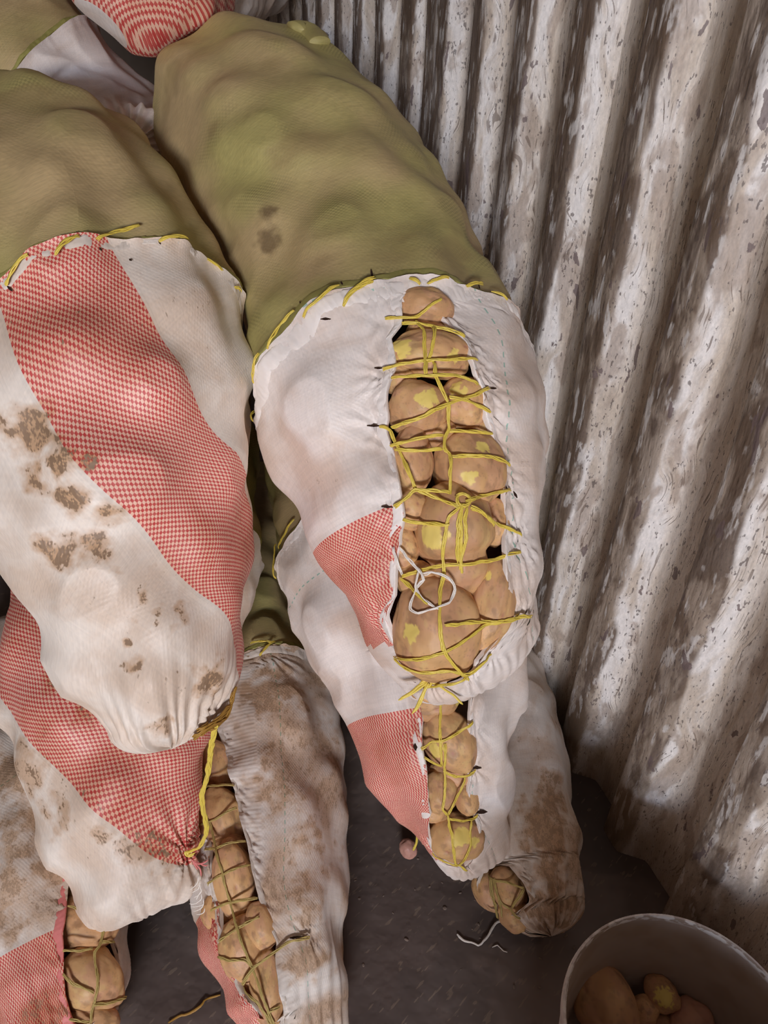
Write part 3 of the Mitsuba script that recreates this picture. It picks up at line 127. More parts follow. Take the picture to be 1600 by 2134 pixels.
def wall_color(p, n, uv):
    y, z = p.y, p.z
    w1, w2 = fbm(y * 14, z * 6, 1.0, 3) - 0.5, fbm(y * 14 + 9, z * 6, 21.0, 3) - 0.5
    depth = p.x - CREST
    g = smoothstep(0.30, 0.64, fbm(y * 75 + w1 * 4, z * 9, 2.0, 5))
    c = mix((0.56, 0.475, 0.39), (0.80, 0.755, 0.71), g)          # whitewash, thin in streaks
    c = mix(c, (0.62, 0.53, 0.43), 0.6 * smoothstep(0.030, 0.042, depth + 0.01 * w1))  # troughs tinted dull beige: shade from the next rib put into the colour
    worn = smoothstep(0.54, 0.68, fbm(y * 46 + w1 * 2, z * 11 + w2 * 2, 8.0, 6))
    c = mix(c, (0.40, 0.315, 0.25), worn * 0.75)
    # the flat tops of the ribs are rubbed bare: mottled grey metal and brown rust
    top = smoothstep(0.013, 0.005, depth + 0.020 * (fbm(y * 30, z * 10, 31.0, 4) - 0.5))
    m1 = fbm(y * 52 + w2 * 2.5, z * 17 + w1 * 2, 15.0, 6)
    m2 = fbm(y * 9, z * 3.2, 27.0, 4)
    bare = mix((0.125, 0.080, 0.052), (0.37, 0.295, 0.23), smoothstep(0.36, 0.70, m1 + 0.5 * (m2 - 0.5) + 0.03 - 0.24 * smoothstep(0.6, 1.4, y)))
    bare = mix(bare, (0.60, 0.565, 0.53), 0.8 * smoothstep(0.60, 0.74, fbm(y * 95 + w1 * 2, z * 24, 35.0, 5)))
    c = mix(c, bare, top * 0.92)
    nick = smoothstep(0.70, 0.76, fbm(y * 420 + w1 * 4, z * 110, 6.0, 4) + 0.16 * (fbm(y * 30, z * 9, 41.0, 3) - 0.5))
    c = mix(c, (0.12, 0.09, 0.08), nick * 0.75)
    scab = smoothstep(0.735, 0.75, fbm(y * 52 + w2 * 2, z * 15 + w1 * 2, 12.0, 6))
    c = mix(c, (0.16, 0.115, 0.11), scab * 0.85)
    grain = noise(y * 620, z * 130, 51.0) * 0.6 + noise(y * 1300, z * 420, 53.0) * 0.4
    c = c * (0.84 + 0.32 * grain)
    hair = smoothstep(0.80, 0.86, noise(y * 900 + w1 * 60, z * 26, 57.0)) * smoothstep(0.45, 0.6, fbm(y * 40, z * 12, 59.0, 3))
    c = mix(c, (0.17, 0.12, 0.09), hair * 0.7)
    foot = smoothstep(0.24, 0.03, z + 0.14 * (m1 - 0.5))         # browner towards the foot of the sheet
    return mix(c, (0.26, 0.175, 0.10), foot * 0.6)

def wall_bump(p, n, uv):
    return fbm(p.y * 40, p.z * 12, 3.0, 4) + 0.35 * fbm(p.y * 260, p.z * 60, 9.0, 3)

CREST = 0.775
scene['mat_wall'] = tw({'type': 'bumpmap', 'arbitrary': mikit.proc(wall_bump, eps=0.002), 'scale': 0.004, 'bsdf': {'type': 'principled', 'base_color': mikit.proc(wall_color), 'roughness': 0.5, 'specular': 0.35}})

def floor_color(p, n, uv):
    a = fbm(p.x * 9, p.y * 9, 0.0, 5)
    c = mix((0.115, 0.086, 0.075), (0.18, 0.138, 0.12), smoothstep(0.3, 0.7, a))
    damp = smoothstep(0.58, 0.66, fbm(p.x * 6 + 11, p.y * 6, 3.0, 4))
    c = mix(c, (0.10, 0.078, 0.07), damp * 0.7)
    scratch = smoothstep(0.72, 0.78, fbm(p.x * 30 + p.y * 40, p.y * 160 - p.x * 90, 5.0, 3))
    return mix(c, (0.25, 0.19, 0.14), scratch * 0.5)

def floor_bump(p, n, uv):
    return fbm(p.x * 22, p.y * 22, 0.0, 5)

scene['mat_floor'] = tw({'type': 'bumpmap', 'arbitrary': mikit.proc(floor_bump, eps=0.002), 'scale': 0.006, 'bsdf': {'type': 'principled', 'base_color': mikit.proc(floor_color), 'roughness': 0.55, 'specular': 0.4}})
scene['mat_room'] = princ((0.20, 0.155, 0.125), 0.8)
scene['mat_frame'] = princ((0.20, 0.13, 0.08), 0.7)

def bucket_color(p, n, uv):
    a = fbm(p.x * 30, p.y * 30, p.z * 30, 4)
    rim = smoothstep(0.012, 0.003, dr.abs(p.z - BUCKET_TOP))
    c = mix((0.74, 0.70, 0.70), (0.58, 0.52, 0.50), smoothstep(0.35, 0.7, a))
    out = smoothstep(-0.2, 0.2, (p.x - BUCKET[0]) * n.x + (p.y - BUCKET[1]) * n.y)
    c = mix(c, (0.23, 0.15, 0.09), out * 0.85)
    scuff = smoothstep(0.42, 0.6, fbm(p.x * 90, p.y * 90, p.z * 200, 3))
    return mix(c, (0.72, 0.68, 0.64), rim * scuff * 0.8)

# ------------------------------------------------------------------ helpers
def put(key, mesh, mat, label=None, category=None, group=None, kind=None, smooth=True, **k):
    scene[key] = mikit.ply(mesh, mat, smooth=smooth, **k)
    note(key, label, category, group, kind)
    return key

def note(key, label=None, category=None, group=None, kind=None):
    d = {a: b for a, b in (('label', label), ('category', category), ('group', group), ('kind', kind)) if b}
    if d:
        labels[key] = d

def free(key):
    if key not in scene:
        return key
    i = 1
    while f'{key}_{i:03d}' in scene:
        i += 1
    return f'{key}_{i:03d}'

def grid_faces(m, n, wrap=False):
    i, j = np.meshgrid(np.arange(m - 1), np.arange(n if wrap else n - 1), indexing='ij')
    j2 = (j + 1) % n
    return np.stack([i * n + j, i * n + j2, (i + 1) * n + j2, (i + 1) * n + j], -1).reshape(-1, 4)

def tri(q):
    return np.vstack([q[:, [0, 1, 2]], q[:, [0, 2, 3]]])

def strand(pts, radius, sides=7, flat=1.0, normal=None, seed=0, wobble=0.0, step=0.006, tips=0.6, rough=0.22):
    """A cord through the points, as a closed tube; flat < 1 presses it towards its normals."""
    p = np.asarray(pts, float)
    d = np.r_[0, np.cumsum(np.linalg.norm(np.diff(p, axis=0), axis=1) + 1e-9)]
    m = max(3, int(d[-1] / step) + 1)
    t = np.linspace(0, d[-1], m)
    q = np.stack([PchipInterpolator(d, p[:, k])(t) for k in range(3)], 1)
    if normal is None:
        nn = np.tile([0, -0.3, 1.0], (m, 1))
    else:
        nn = np.stack([np.interp(t, d, np.asarray(normal)[:, k]) for k in range(3)], 1)
    if wobble:
        q = q + wobble * np.stack([meshkit.noise(np.stack([t * 90, t * 0 + seed, t * 0 + k], 1), k) - 0.5 for k in range(3)], 1)
    tan = np.gradient(q, axis=0)
    tan /= np.linalg.norm(tan, axis=1, keepdims=True) + 1e-12
    nn = nn - tan * (nn * tan).sum(1, keepdims=True)
    nn /= np.linalg.norm(nn, axis=1, keepdims=True) + 1e-12
    bb = np.cross(tan, nn)
    a = np.arange(sides) * 2 * np.pi / sides
    r = radius * (1 + rough * (meshkit.noise(np.stack([t * 60, t * 0 + seed * 1.7, t * 0], 1), 5) - 0.5) * 2)
    r[0] *= tips
    r[-1] *= tips
    tw_ = t * 0
    v = q[:, None] + r[:, None, None] * (flat * np.cos(a + 0 * tw_[:, None])[..., None] * nn[:, None] + np.sin(a)[None, :, None] * bb[:, None])
    f = tri(grid_faces(m, sides, True))
    v = np.vstack([v.reshape(-1, 3), q[:1], q[-1:]])
    k = m * sides
    i = np.arange(sides)
    f = np.vstack([f, np.stack([(i + 1) % sides, i, i * 0 + k], 1), np.stack([k - sides + i, k - sides + (i + 1) % sides, i * 0 + k + 1], 1)])
    return v, f[:, ::-1]

def joined(parts):
    vs, fs, at = [], [], 0
    for v, f in parts:
        vs.append(v)
        fs.append(f + at)
        at += len(v)
    return trimesh.Trimesh(np.vstack(vs), np.vstack(fs), process=False)

class Tube:
    """A stuffed sack as a tube along a curved axis: a point of it is (v, u), v metres along, u the angle from its top towards its right."""

    def __init__(self, st, flat=0.87, cap0=0.55, cap1=0.55, lump=0.009, seed=1):
        st = np.asarray(st, float)
        P, r = st[:, :3], st[:, 3]
        d = np.r_[0, np.cumsum(np.linalg.norm(np.diff(P, axis=0), axis=1))]
        ax, rr = CubicSpline(d, P, bc_type='natural'), PchipInterpolator(d, r)
        s = np.linspace(0, d[-1], 500)
        c, r = ax(s), rr(s)
        k = 60
        a = np.linspace(0, np.pi / 2, k + 1)[1:]
        t0, t1 = c[0] - c[1], c[-1] - c[-2]
        t0, t1 = t0 / np.linalg.norm(t0), t1 / np.linalg.norm(t1)
        l0, l1 = cap0 * r[0], cap1 * r[-1]
        c = np.vstack([(c[0] + t0 * (l0 * np.sin(a))[:, None])[::-1], c, c[-1] + t1 * (l1 * np.sin(a))[:, None]])
        r = np.r_[(r[0] * np.cos(a))[::-1], r, r[-1] * np.cos(a)]
        self.v = np.r_[0, np.cumsum(np.linalg.norm(np.diff(c, axis=0), axis=1))]
        T = np.gradient(c, self.v, axis=0)
        T /= np.linalg.norm(T, axis=1, keepdims=True)
        N = np.array([0, 0, 1.0]) - T * T[:, 2:]
        N /= np.linalg.norm(N, axis=1, keepdims=True)
        self.c, self.r, self.T, self.N, self.B = c, np.maximum(r, 1e-4), T, N, np.cross(N, T)
        self.L, self.flat, self.lump, self.l1 = self.v[-1], flat, lump, l1
        rng = np.random.default_rng(seed)
        pts = []
        for row in np.arange(0.03, self.L, 0.062):
            n = max(3, int(2 * np.pi * np.interp(row, self.v, self.r) / 0.072))
            for j in range(n):
                pts.append((row + rng.uniform(-0.024, 0.024), (j + rng.uniform(-0.38, 0.38) + 0.5 * (len(pts) % 2)) * 2 * np.pi / n, rng.uniform(0.35, 1.3)))
        pts = np.array(pts)
        self.seeds, self.amp = cKDTree(self.base(pts[:, 0], pts[:, 1])), pts[:, 2]

    def _i(self, a, v):
        return np.stack([np.interp(v, self.v, a[:, k]) for k in range(3)], -1)

    def dirn(self, v, u):
        u = np.asarray(u)[..., None]
        d = self.flat * np.cos(u) * self._i(self.N, v) + np.sin(u) * self._i(self.B, v)
        return d

    def base(self, v, u):
        return self._i(self.c, v) + np.interp(v, self.v, self.r)[..., None] * self.dirn(v, u)

    def normal(self, v, u):
        u = np.asarray(u)[..., None]
        n = np.cos(u) * self._i(self.N, v) + self.flat * np.sin(u) * self._i(self.B, v)
        slope = np.interp(v, self.v, np.gradient(self.r, self.v))
        n = n - np.clip(slope, -3, 3)[..., None] * self._i(self.T, v)
        return n / np.linalg.norm(n, axis=-1, keepdims=True)

    def lumps(self, v, u):
        p = self.base(v, u)
        dist, i = self.seeds.query(p, k=6)
        h = (self.amp[i] * np.exp(-(dist / 0.027) ** 2 / 2)).sum(-1)
        return self.lump * (np.minimum(h, 1.5) - 1.0) * np.clip(np.interp(v, self.v, self.r) / 0.1, 0.25, 1)

    def at(self, v, u, h=0.0):
        v, u = np.asarray(v, float), np.asarray(u, float)
        return self.base(v, u) + (self.lumps(v, u) + h)[..., None] * self.normal(v, u)

# ------------------------------------------------------------------ the setting
def slab(x0, x1, y0, y1, z0, z1):
    return trimesh.creation.box(bounds=[[x0, y0, z0], [x1, y1, z1]])

put('floor', slab(-3.2, 1.0, -3.4, 5.6, -0.1, 0.0), 'mat_floor', 'dark brown trodden floor of the shed under and in front of the sacks', kind='structure', smooth=False)

RIB = np.array(RIB_EDGES)
def wall_profile():
    out = []
    for i, e in enumerate(RIB):
        w, f = RIB_W[i], RIB_F[i]
        out += [(e + 0.022, CREST + DEPTH), (e, CREST), (e - w, CREST), (e - w - f, CREST + DEPTH)]
    return np.array(out)

DEPTH = 0.046
def wall_sheets():
    prof = wall_profile()
    zs = np.linspace(0.0, 2.4, 61)
    cuts = [0, 3, 7, 11, 15, len(RIB)]
    for k in range(len(cuts) - 1):
        a, b = cuts[k] * 4, cuts[k + 1] * 4
        seg = prof[a:b]
        if k > 0:                                              # laps under the sheet before it
            seg = np.vstack([prof[a - 1] + [0.012, 0.0], seg])
        y, x = [], []
        for p, q in zip(seg[:-1], seg[1:]):
            m = max(2, int(np.linalg.norm(q - p) / 0.006))
            s = np.linspace(0, 1, m, endpoint=False)
            y += list(p[0] + (q[0] - p[0]) * s)
            x += list(p[1] + (q[1] - p[1]) * s)
        y, x = np.r_[y, seg[-1, 0]], np.r_[x, seg[-1, 1]]
        for _ in range(2):                                     # rolled, not knife-sharp folds
            x[1:-1] = (x[:-2] + 2 * x[1:-1] + x[2:]) / 4
        Y, Z = np.meshgrid(y, zs)
        X = np.tile(x, (len(zs), 1)) + (0.004 if k % 2 else 0.0)
        P = np.stack([X, Y, Z], -1)
        X = X + 0.007 * (meshkit.fbm(P * [0, 5, 2.2], 3, 3) - 0.5) * 2 * 0.5
        Y = Y + 0.010 * (meshkit.fbm(P * [0, 4, 2.0], 2, 9) - 0.5)
        front = np.stack([X, Y, Z], -1).reshape(-1, 3)
        m, n = len(zs), len(y)
        back = front + [0.0015, 0, 0]
        f = grid_faces(m, n)
        rim = np.r_[np.arange(n), np.arange(1, m) * n + n - 1, (m - 1) * n + np.arange(n - 2, -1, -1), np.arange(m - 2, 0, -1) * n]
        q = np.stack([rim, np.roll(rim, -1), np.roll(rim, -1) + m * n, rim + m * n], 1)
        mesh = trimesh.Trimesh(np.vstack([front, back]), tri(np.vstack([f[:, ::-1], f + m * n, q])), process=False)
        key = free('wall_right__sheet')
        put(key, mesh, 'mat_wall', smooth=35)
note('wall_right', 'whitewashed rusty ribbed iron sheet wall along the right of the sacks', kind='structure')
wall_sheets()
put('wall_back', slab(-3.2, 1.0, 5.5, 5.6, 0.0, 2.4), 'mat_room', 'plain wall at the far end of the shed', kind='structure', smooth=False)
put('wall_left', slab(-3.2, -3.1, -3.4, 5.5, 0.0, 2.4), 'mat_room', 'plain wall on the left of the shed', kind='structure', smooth=False)
put('ceiling', slab(-3.2, 1.0, -3.4, 5.6, 2.4, 2.45), 'mat_room', 'iron roof over the shed', kind='structure', smooth=False)
w = WIN
front = trimesh.util.concatenate([slab(-3.2, w['x0'], w['y'] - 0.1, w['y'], 0, 2.4), slab(w['x1'], 1.0, w['y'] - 0.1, w['y'], 0, 2.4),
                                  slab(w['x0'], w['x1'], w['y'] - 0.1, w['y'], 0, w['z0']), slab(w['x0'], w['x1'], w['y'] - 0.1, w['y'], w['z1'], 2.4)])
put('wall_front', front, 'mat_room', 'wall with the window behind the photographer', kind='structure', smooth=False)
board = trimesh.Trimesh([[x, y, z] for y in (-0.12, -0.05) for x, z in ((0.165, 0), (0.81, 0), (0.81, 0.345), (0.165, 0.615))],
                        [[0, 1, 2], [0, 2, 3], [4, 6, 5], [4, 7, 6], [3, 2, 6], [3, 6, 7], [0, 3, 7], [0, 7, 4], [1, 5, 6], [1, 6, 2], [0, 5, 1], [0, 4, 5]], process=False)
put('shade_board_1', board, 'mat_room', 'low sloping board added out of view to shade the foot of the wall', kind='structure', smooth=False)  # added board, unseen, its slope shaped to cast shade along the wall foot
def pane(key, z0, z1, light):
    m = trimesh.Trimesh([[w['x0'], w['y'] - 0.05, z0], [w['x1'], w['y'] - 0.05, z0], [w['x1'], w['y'] - 0.05, z1], [w['x0'], w['y'] - 0.05, z1]], [[0, 2, 1], [0, 3, 2]], process=False)
    put(key, m, princ((0.7, 0.7, 0.7)), smooth=False, emitter={'type': 'area', 'radiance': {'type': 'rgb', 'value': list(light)}})
pane('window_1__pane', w['zm'], w['z1'], SKY_LIGHT)
pane('window_1__pane_001', w['z0'], w['zm'], YARD_LIGHT)
fr = 0.04
put('window_1__window_frame', trimesh.util.concatenate([slab(w['x0'], w['x1'], w['y'] - 0.04, w['y'] + 0.02, w['z0'], w['z0'] + fr), slab(w['x0'], w['x1'], w['y'] - 0.04, w['y'] + 0.02, w['z1'] - fr, w['z1']),
    slab(w['x0'], w['x0'] + fr, w['y'] - 0.04, w['y'] + 0.02, w['z0'], w['z1']), slab(w['x1'] - fr, w['x1'], w['y'] - 0.04, w['y'] + 0.02, w['z0'], w['z1'])]), 'mat_frame', smooth=False)
note('window_1', 'window with a milky daylight pane behind the photographer', kind='structure')

def smooth01(x):
    x = np.clip(x, 0, 1)
    return x * x * (3 - 2 * x)

# ------------------------------------------------------------------ potatoes
def potato(key, c, ax, nrm, a, b, d, seed, label, peel=(), group=None, tone=0, detail=5):
    m = trimesh.creation.icosphere(subdivisions=detail)
    x = np.array(m.vertices)
    rng = np.random.default_rng(seed)
    o = rng.uniform(0, 50, 3)
    rad = 1 + 0.42 * (meshkit.fbm(x * 1.0 + o, 2, 1) - 0.5) + 0.10 * (meshkit.fbm(x * 2.6 + o, 2, 2) - 0.5) + 0.03 * (meshkit.fbm(x * 6 + o, 3, 5) - 0.5)
    if key in WAIST:                                           # a second, smaller knob at one end
        rad = rad * (1 - 0.22 * np.exp(-((x[:, 0] - 0.45) / 0.22) ** 2))
    eyes = rng.normal(size=(5, 3))
    eyes /= np.linalg.norm(eyes, axis=1, keepdims=True)
    de = np.linalg.norm(x[:, None] - eyes[None], axis=2).min(1)
    rad -= 0.035 * np.exp(-(de / 0.10) ** 2)
    loc = x * rad[:, None] * [a, b, d]
    ax = np.asarray(ax, float)
    nrm = np.asarray(nrm, float)
    ax = ax - nrm * (ax @ nrm)
    ax /= np.linalg.norm(ax)
    M = np.stack([ax, np.cross(nrm, ax), nrm])
    v = loc @ M + c
    q = meshkit.fbm(x * 2.2 + o, 4, 11)
    col = np.array([0.60, 0.35, 0.155]) * (1 + 0.28 * (q[:, None] - 0.5)) * (1 + 0.12 * (rng.uniform() - 0.5))
    pink = smooth01((meshkit.fbm(x * 1.6 + o + 9, 3, 21) - 0.52) / 0.14)[:, None]
    col = col * (1 - 0.45 * pink) + np.array([0.58, 0.30, 0.20]) * 0.45 * pink
    yel = smooth01((meshkit.fbm(x * 3.1 + o + 4, 4, 41) - 0.60) / 0.06)[:, None]
    col = col * (1 - 0.4 * yel) + np.array([0.66, 0.47, 0.19]) * 0.4 * yel
    side = smooth01((meshkit.fbm(x * 0.9 + o + 30, 2, 71) - 0.46) / 0.2)[:, None]   # one side browner and redder than the other
    col = col * (1 - 0.5 * side) + np.array([0.43, 0.22, 0.115]) * 0.5 * side
    soil = smooth01((meshkit.fbm(x * 3.0 + o, 5, 31) - 0.54) / 0.14)[:, None]
    col = col * (1 - 0.55 * soil) + np.array([0.27, 0.145, 0.075]) * 0.55 * soil
    fleck = smooth01((meshkit.fbm(x * [9, 24, 24] + o, 3, 51) - 0.66) / 0.06)[:, None]
    col = col * (1 - 0.35 * fleck) + np.array([0.26, 0.14, 0.08]) * 0.35 * fleck
    em = np.exp(-(de / 0.07) ** 2)[:, None] * 0.7
    col = col * (1 - em) + np.array([0.40, 0.16, 0.11]) * em
    if tone:
        col = col * (1 - tone) + np.array([0.50, 0.25, 0.21]) * tone
    for px, py, pz, pr in peel:
        dd = np.linalg.norm(v - [px, py, pz], axis=1) / pr
        w_ = smooth01((1.15 - dd + 1.9 * (meshkit.fbm(x * 7 + o, 4, 61) - 0.5)) / 0.14)[:, None]
        col = col * (1 - w_) + np.array([0.74, 0.56, 0.15]) * w_
    SKIN.append(v)
    put(key, trimesh.Trimesh(v, m.faces, process=False), 'mat_potato', label, 'potato', group, color=np.clip(col, 0, 1))

SKIN = []
for row in POTATOES:
    potato(free('potato'), *row)

# ------------------------------------------------------------------ sacks
TUBE = {k: Tube(st, **TUBE_ARGS.get(k, {})) for k, st in STATIONS.items()}

class Sack:
    def __init__(self, k):
        self.k, self.t, self.key = k, TUBE[k], SACK_KEY[k]
        self.seam = SEAM.get(k)
        self.slit = SLIT.get(k)

    def vs(self, u):
        if not self.seam:
            return 0 * u
        a, b, c = self.seam
        return np.clip(a + b * np.cos(u) + c * np.sin(u), 0.02, self.t.L - 0.05)

    def tu(self, t, u):
        """(v, u) from t along the white bag, 0 at the seam and 1 at the mouth."""
        s = self.vs(u)
        return s + t * (self.t.L - s)

    def pleats(self, v, u, t):
        T = self.t
        k = PLEAT.get(self.k, (24, 0.002, 0.09))
        z = meshkit.noise(np.stack([np.cos(u) * 3, np.sin(u) * 3, v * 6], -1), 4)
        h = k[1] * np.sin(k[0] * u + 9 * z) * np.exp(-np.maximum(T.L - T.l1 - v, 0) / k[2])
        if self.seam is not None and t is not None:
            fr = meshkit.noise(np.stack([np.cos(u) * 15, np.sin(u) * 15, v * 12], -1), 8)
            h = h + 0.006 * np.exp(-t / 0.02) + 0.007 * (fr - 0.45) * np.exp(-t / 0.035)
        return h

    def wrinkle(self, v, u):
        p = self.t.base(v, u)
        return 0.0022 * (meshkit.fbm(p * 28, 3, 2) - 0.5) + 0.011 * (meshkit.fbm(p * 7, 2, 6) - 0.5)

    def edges(self, t):
        (tl, ul), (tr, ur) = self.slit
        lo, hi = max(tl[0], tr[0]), min(tl[-1], tr[-1])
        um = lambda tt: (np.interp(tt, tl, ul) + np.interp(tt, tr, ur)) / 2
        L, R = np.interp(t, tl, ul), np.interp(t, tr, ur)
        w = smooth01((t - lo) / 0.012) * (1 - smooth01((t - hi) / 0.012 + 1))
        m = (L + R) / 2
        return m + (L - m) * w, m + (R - m) * w

    def uv(self, v, u, a, t):
        if TEX.get(self.k, ('',))[0] == 'plane':               # cloth lying flat against a plane
            _, e1, e2, c0, k = TEX[self.k]
            P = self.t.base(v, u)
            return np.stack([P @ np.array(e1) * k + c0, P @ np.array(e2) * k], -1)
        mode = TEX.get(self.k, ('plain',))
        rr = np.interp(v, self.t.v, self.t.r)
        if mode[0] == 'band':                                  # red band across the bag, ending at the slit's left edge
            _, v0, u0, kk = mode
            uu = np.where(u > np.pi, u - 2 * np.pi, u)
            left = a > 0.45
            s = v - v0
            s = np.where(s > 0.2 / kk, s + 0.25, s)
            s = np.where(left, s, -0.24 - np.maximum(u - mode[2], -0.3) * 0.19)
            q = np.where(left, uu * 0.2, v)
            return np.stack([s, q], -1)
        if mode[0] == 'diag':
            _, c0, cv, cu, cvv, cvu, cuu, tv, tu = mode
            uu = np.where(u > np.pi, u - 2 * np.pi, u)
            return np.stack([c0 + cv * v + cu * uu + cvv * v * v + cvu * v * uu + cuu * uu * uu, tv * v + tu * uu], -1)
        return np.stack([-0.6 - u * 0.15, v], -1)

    def white(self, mat):
        T = self.t
        fine = 0.0042 if self.k in 'ABD' else 0.0055
        n_t, n_u = int(T.L / fine), int(2 * np.pi * T.r.max() / fine)
        n_t = int(n_t * (1 - (self.seam[0] / T.L if self.seam else 0)))
        tt, aa = np.meshgrid(np.linspace(0, 1, n_t), np.linspace(0, 1, n_u), indexing='ij')
        if self.slit:
            L, R = self.edges(tt)
        else:
            L = R = np.full_like(tt, -np.pi)
        uu = R + aa * (L + 2 * np.pi - R)
        vv = self.tu(tt, uu)
        h = self.wrinkle(vv, uu) + self.pleats(vv, uu, tt)
        if self.slit:
            edge = np.minimum(aa, 1 - aa) * 2 * np.pi * np.interp(vv, T.v, T.r)
            w = np.clip((R - L) * 20, 0, 1)
            rip = meshkit.noise(np.stack([vv * 75, aa * 0 + (aa > 0.5) * 5.0, aa * 0], -1), 3) - 0.5
            h = h + w * (0.0045 * np.exp(-edge / 0.012) + 0.007 * rip * np.exp(-edge / 0.022))
            for line in TWINE.get(self.k, []):
                for v0, u0 in (line[0], line[-1]):
                    r0 = np.interp(v0, T.v, T.r)
                    dv, du = vv - v0, ((uu - u0 + np.pi) % (2 * np.pi) - np.pi) * r0
                    dist, ang = np.hypot(dv, du), np.arctan2(dv, du)
                    h = h + 0.0026 * np.sin(11 * ang + 50 * v0) * np.exp(-(dist / 0.030) ** 2) * np.minimum(1, dist / 0.008) - 0.003 * np.exp(-(dist / 0.012) ** 2)
        for v0, u0, rad, amp in PULL.get(self.k, []):              # cloth drawn together into creases at a tie
            r0 = np.interp(v0, T.v, T.r)
            dv, du = vv - v0, ((uu - u0 + np.pi) % (2 * np.pi) - np.pi) * r0
            dist, ang = np.hypot(dv, du), np.arctan2(dv, du)
            h = h + amp * np.sin(15 * ang + 3 * np.sin(2 * ang)) * np.exp(-(dist / rad) ** 2) * np.minimum(1, dist / 0.014) - 2.2 * amp * np.exp(-(dist / (0.5 * rad)) ** 2)
        P = T.at(vv, uu, h)
        uv = self.uv(vv, uu, aa, tt)
        f = tri(grid_faces(n_t, n_u))
        mesh = trimesh.Trimesh(P.reshape(-1, 3), f, process=False)
        put(self.key + '__bag', mesh, mat, WHITE_LABEL[self.k], uv=uv.reshape(-1, 2))

    def green(self):
        T = self.t
        n_u = int(2 * np.pi * T.r.max() / 0.007)
        n_t = int(self.seam[0] / 0.007)
        tt, uu = np.meshgrid(np.linspace(0, 1, n_t), np.linspace(0, 2 * np.pi, n_u), indexing='ij')
        vv = tt * (self.vs(uu) + 0.006)
        h = 0.6 * self.wrinkle(vv, uu) + 0.004 * np.exp(-(1 - tt) * self.seam[0] / 0.02) - 0.003
        P = T.at(vv, uu, h)
        mesh = trimesh.Trimesh(P.reshape(-1, 3), tri(grid_faces(n_t, n_u)), process=False)
        put(self.key + '__green_bag', mesh, 'mat_green', 'olive green woven bag forming the back of the sack', uv=np.stack([uu * 0.2 - 5, vv], -1).reshape(-1, 2))
        u = np.linspace(-np.pi, np.pi, 420)
        v = self.vs(u) + 0.003 * (meshkit.noise(np.stack([np.cos(u) * 9, np.sin(u) * 9, u * 0], 1), 2) - 0.5)
        put(self.key + '__seam_hem', self.ribbon(v - 0.001, u, 'v', -1, 0.012, 0.0035, 3), 'mat_green_hem', 'rolled olive hem where the two bags meet')
        if self.k in 'ABDF':
            put(self.key + '__folded_edge', self.ribbon(v + 0.001, u, 'v', 1, 0.016, 0.0045, 23), 'mat_hem' if self.k in 'AD' else 'mat_soiled_hem', 'crumpled folded edge of the white bag at the seam')

    def ribbon(self, v, u, across, sgn, width, height, seed):
        """A strip of folded cloth along an edge of the bag, rolled over at the edge and creased across."""
        T = self.t
        P0 = T.at(v, u)
        d = np.r_[0, np.cumsum(np.linalg.norm(np.diff(P0, axis=0), axis=1))]
        s = np.arange(0, d[-1], 0.0022)
        v, u = np.interp(s, d, v), np.interp(s, d, u)
        x = np.array([-0.10, -0.04, 0.04, 0.14, 0.26, 0.42, 0.6, 0.8, 1.0])
        hx = np.array([-1.0, 0.15, 0.8, 1.0, 0.92, 0.78, 0.66, 0.5, 0.0])
        z = lambda f, k: meshkit.noise(np.stack([s * f, s * 0 + seed, s * 0 + k], 1), k)
        w = width * (0.55 + 0.9 * z(28, 1))
        off = x[None] * w[:, None] + 0.002 * (z(60, 2) - 0.5)[:, None]
        crease = (z(170, 3) - 0.5)[:, None] * np.clip(x, 0, 1)[None] + 0.7 * (meshkit.noise(np.stack([np.repeat(s[:, None] * 330, len(x), 1), np.repeat(x[None] * 3, len(s), 0), 0 * off], -1), 6) - 0.5)
        h = height * (hx[None] * (0.75 + 0.5 * z(40, 4))[:, None] + 0.55 * crease * (x > 0) * (x < 1))
        if across == 'v':
            vv, uu = v[:, None] + sgn * off, np.repeat(u[:, None], len(x), 1)
        else:
            uu = u[:, None] + sgn * off / np.interp(v, T.v, T.r)[:, None]
            vv = np.repeat(v[:, None], len(x), 1)
        P = T.at(vv, uu, h + self.wrinkle(vv, uu))
        return trimesh.Trimesh(P.reshape(-1, 3), tri(grid_faces(len(s), len(x))), process=False)

    def hem(self):
        T = self.t
        out = []
        lo, hi = max(self.slit[0][0][0], self.slit[1][0][0]), min(self.slit[0][0][-1], self.slit[1][0][-1])
        for side in (0, 1):
            t = np.linspace(lo, hi, 200)
            u = self.edges(t)[side]
            out.append(self.ribbon(self.tu(t, u), u, 'u', -1 if side == 0 else 1, (0.013, 0.008)[side], 0.0032, 40 + side))
        return out

def lifted(p, n):
    """How far points must move out along n to lie on the potatoes rather than in them."""
    h = np.zeros(len(p))
    for v in SKIN:
        c, r = v.mean(0), np.linalg.norm(v - v.mean(0), axis=1).max()
        for i in np.nonzero(np.linalg.norm(p - c, axis=1) < r + 0.06)[0]:
            d = v - p[i]
            t = d @ n[i]
            t = t[(np.linalg.norm(d - t[:, None] * n[i], axis=1) < 0.0045) & (t < 0.10)]
            if len(t):
                h[i] = max(h[i], t.max() + 0.0012)
    return h

